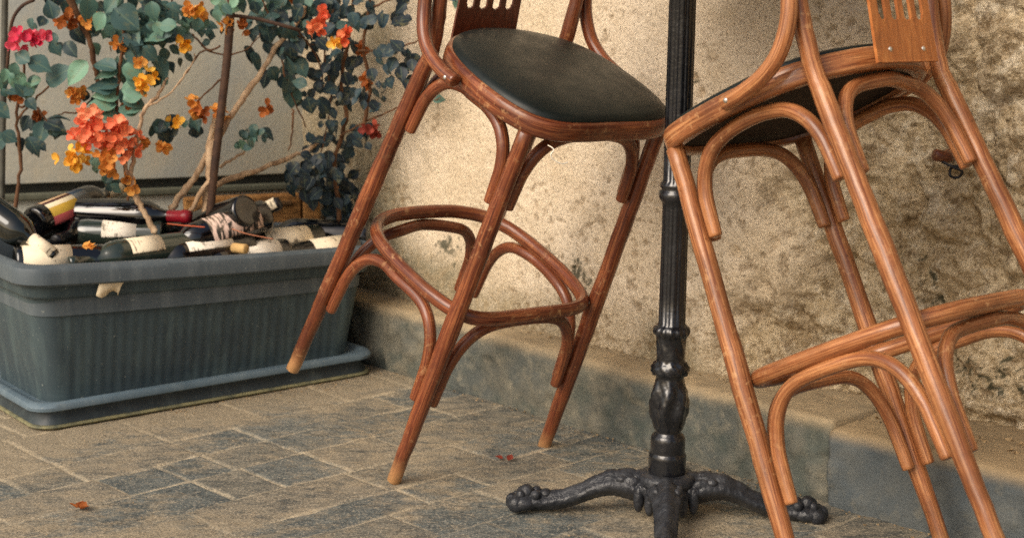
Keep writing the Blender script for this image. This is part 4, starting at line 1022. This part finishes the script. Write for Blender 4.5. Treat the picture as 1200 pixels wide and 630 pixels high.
# crumbs of plaster and grit on the kerb top and by the planter
mb = MB()
def chip(p, s):
    vs = [p + Vector((rng.uniform(-1, 1), rng.uniform(-1, 1), rng.uniform(0, 1))) * s for _ in range(6)]
    mb.add(vs, [(0, 1, 2), (0, 2, 3), (0, 3, 4), (0, 4, 1), (5, 2, 1), (5, 3, 2), (5, 4, 3), (5, 1, 4)])
for _ in range(420):
    u = rng.uniform(-2.3, -1.3); n = 2.70 - abs(rng.gauss(0, .045)); chip(W(u, max(n, 2.56), .150), rng.choice([.002, .003, .003, .005, .008]))
for _ in range(150): chip(W(rng.uniform(-3.3, -2.2), rng.uniform(2.60, 2.64), .160), rng.choice([.002, .003, .004]))
for _ in range(260):
    u = rng.uniform(-3.5, -1.6); n = KERB_N - abs(rng.gauss(0, .02)) - .004; chip(W(u, n, 0), rng.choice([.0015, .002, .003, .004]))
for _ in range(160): chip(PO + PD * rng.uniform(.3, PL) - PIN * abs(rng.gauss(0, .03)), rng.choice([.0012, .002, .003]))
for _ in range(120): chip(Vector((rng.uniform(-1.1, .6), rng.uniform(2.9, 3.6), .0)), rng.choice([.001, .0015, .002]))
tag(mb.build('rubble', flat('plaster_crumbs', srgb(170, 144, 106), .9, srgb(110, 90, 64), 0, 90), smooth=False), kind='stuff')
# peg with a loop of black wire in the wall
pg = empty('wall_peg', W(-1.80, 2.68, .665)); tag(pg, 'stub of wood with a loop of black wire stuck in the stone wall', 'peg')
mb = MB(); q = at_y(1112, 184, 3.12) - pg.location; tube(mb, catmull([q + Vector((.02, .09, .0)), q, q + Vector((-.03, -.015, .006))], 4), .011, 10); mb.build('peg', WOOD_RED, pg)
mb = MB(); q = at_y(1118, 200, 3.10) - pg.location; tube(mb, catmull([q + Vector((-.022, .0, .016)), q + Vector((-.005, -.01, .008)), q + Vector((.012, -.01, .0)), q + Vector((.006, -.005, -.012)), q + Vector((-.008, -.005, -.008)), q + Vector((-.004, 0, .006)), q + Vector((.016, 0, .008))], 6), .0026, 7); mb.build('wire', FOIL_BLACK, pg)

# ------------------------------------------------------------------ light, sky, camera
SUN_EL, SUN_AZ = 38, 222       # azimuth of the sun, degrees clockwise from +Y: behind the camera, to the left
w = bpy.data.worlds.new('World'); S.world = w; w.use_nodes = True; nt = w.node_tree
bg = nt.nodes['Background']; sky = nt.nodes.new('ShaderNodeTexSky'); sky.sky_type = 'NISHITA'; sky.sun_disc = False
sky.sun_elevation = R(SUN_EL); sky.sun_rotation = R(SUN_AZ); sky.air_density = 1.0; sky.dust_density = 4.0; sky.ozone_density = .6
hz = nt.nodes.new('ShaderNodeMix'); hz.data_type = 'RGBA'; hz.blend_type = 'MULTIPLY'; hz.inputs[0].default_value = 1; hz.inputs[7].default_value = (1.0, .94, .86, 1)
nt.links.new(sky.outputs[0], hz.inputs[6]); nt.links.new(hz.outputs[2], bg.inputs[0]); bg.inputs[1].default_value = .105
sl = bpy.data.lights.new('sun', 'SUN'); sl.energy = 1.7; sl.angle = R(40); sl.color = (1, .94, .85)
so_ = bpy.data.objects.new('sun', sl); link(so_)
az, el = R(SUN_AZ), R(SUN_EL); sd = Vector((math.sin(az) * math.cos(el), math.cos(az) * math.cos(el), math.sin(el)))
so_.rotation_euler = sd.to_track_quat('Z', 'Y').to_euler()
cam = bpy.data.cameras.new('camera'); co = bpy.data.objects.new('camera', cam); link(co)
co.location = (0, 0, CAM_H); co.rotation_euler = (math.pi / 2 - PITCH, 0, 0)
cam.sensor_width = 36; cam.lens = F_PX / 1200 * 36; cam.clip_end = 2000; cam.clip_start = .05
cam.dof.use_dof = True; cam.dof.focus_distance = 3.05; cam.dof.aperture_fstop = 5.6
S.camera = co
S.view_settings.view_transform = 'Standard'; S.view_settings.look = 'None'; S.view_settings.exposure = 0.55; S.view_settings.gamma = 1
S.render.engine = 'CYCLES'
try: S.cycles.use_denoising = False
except Exception: pass
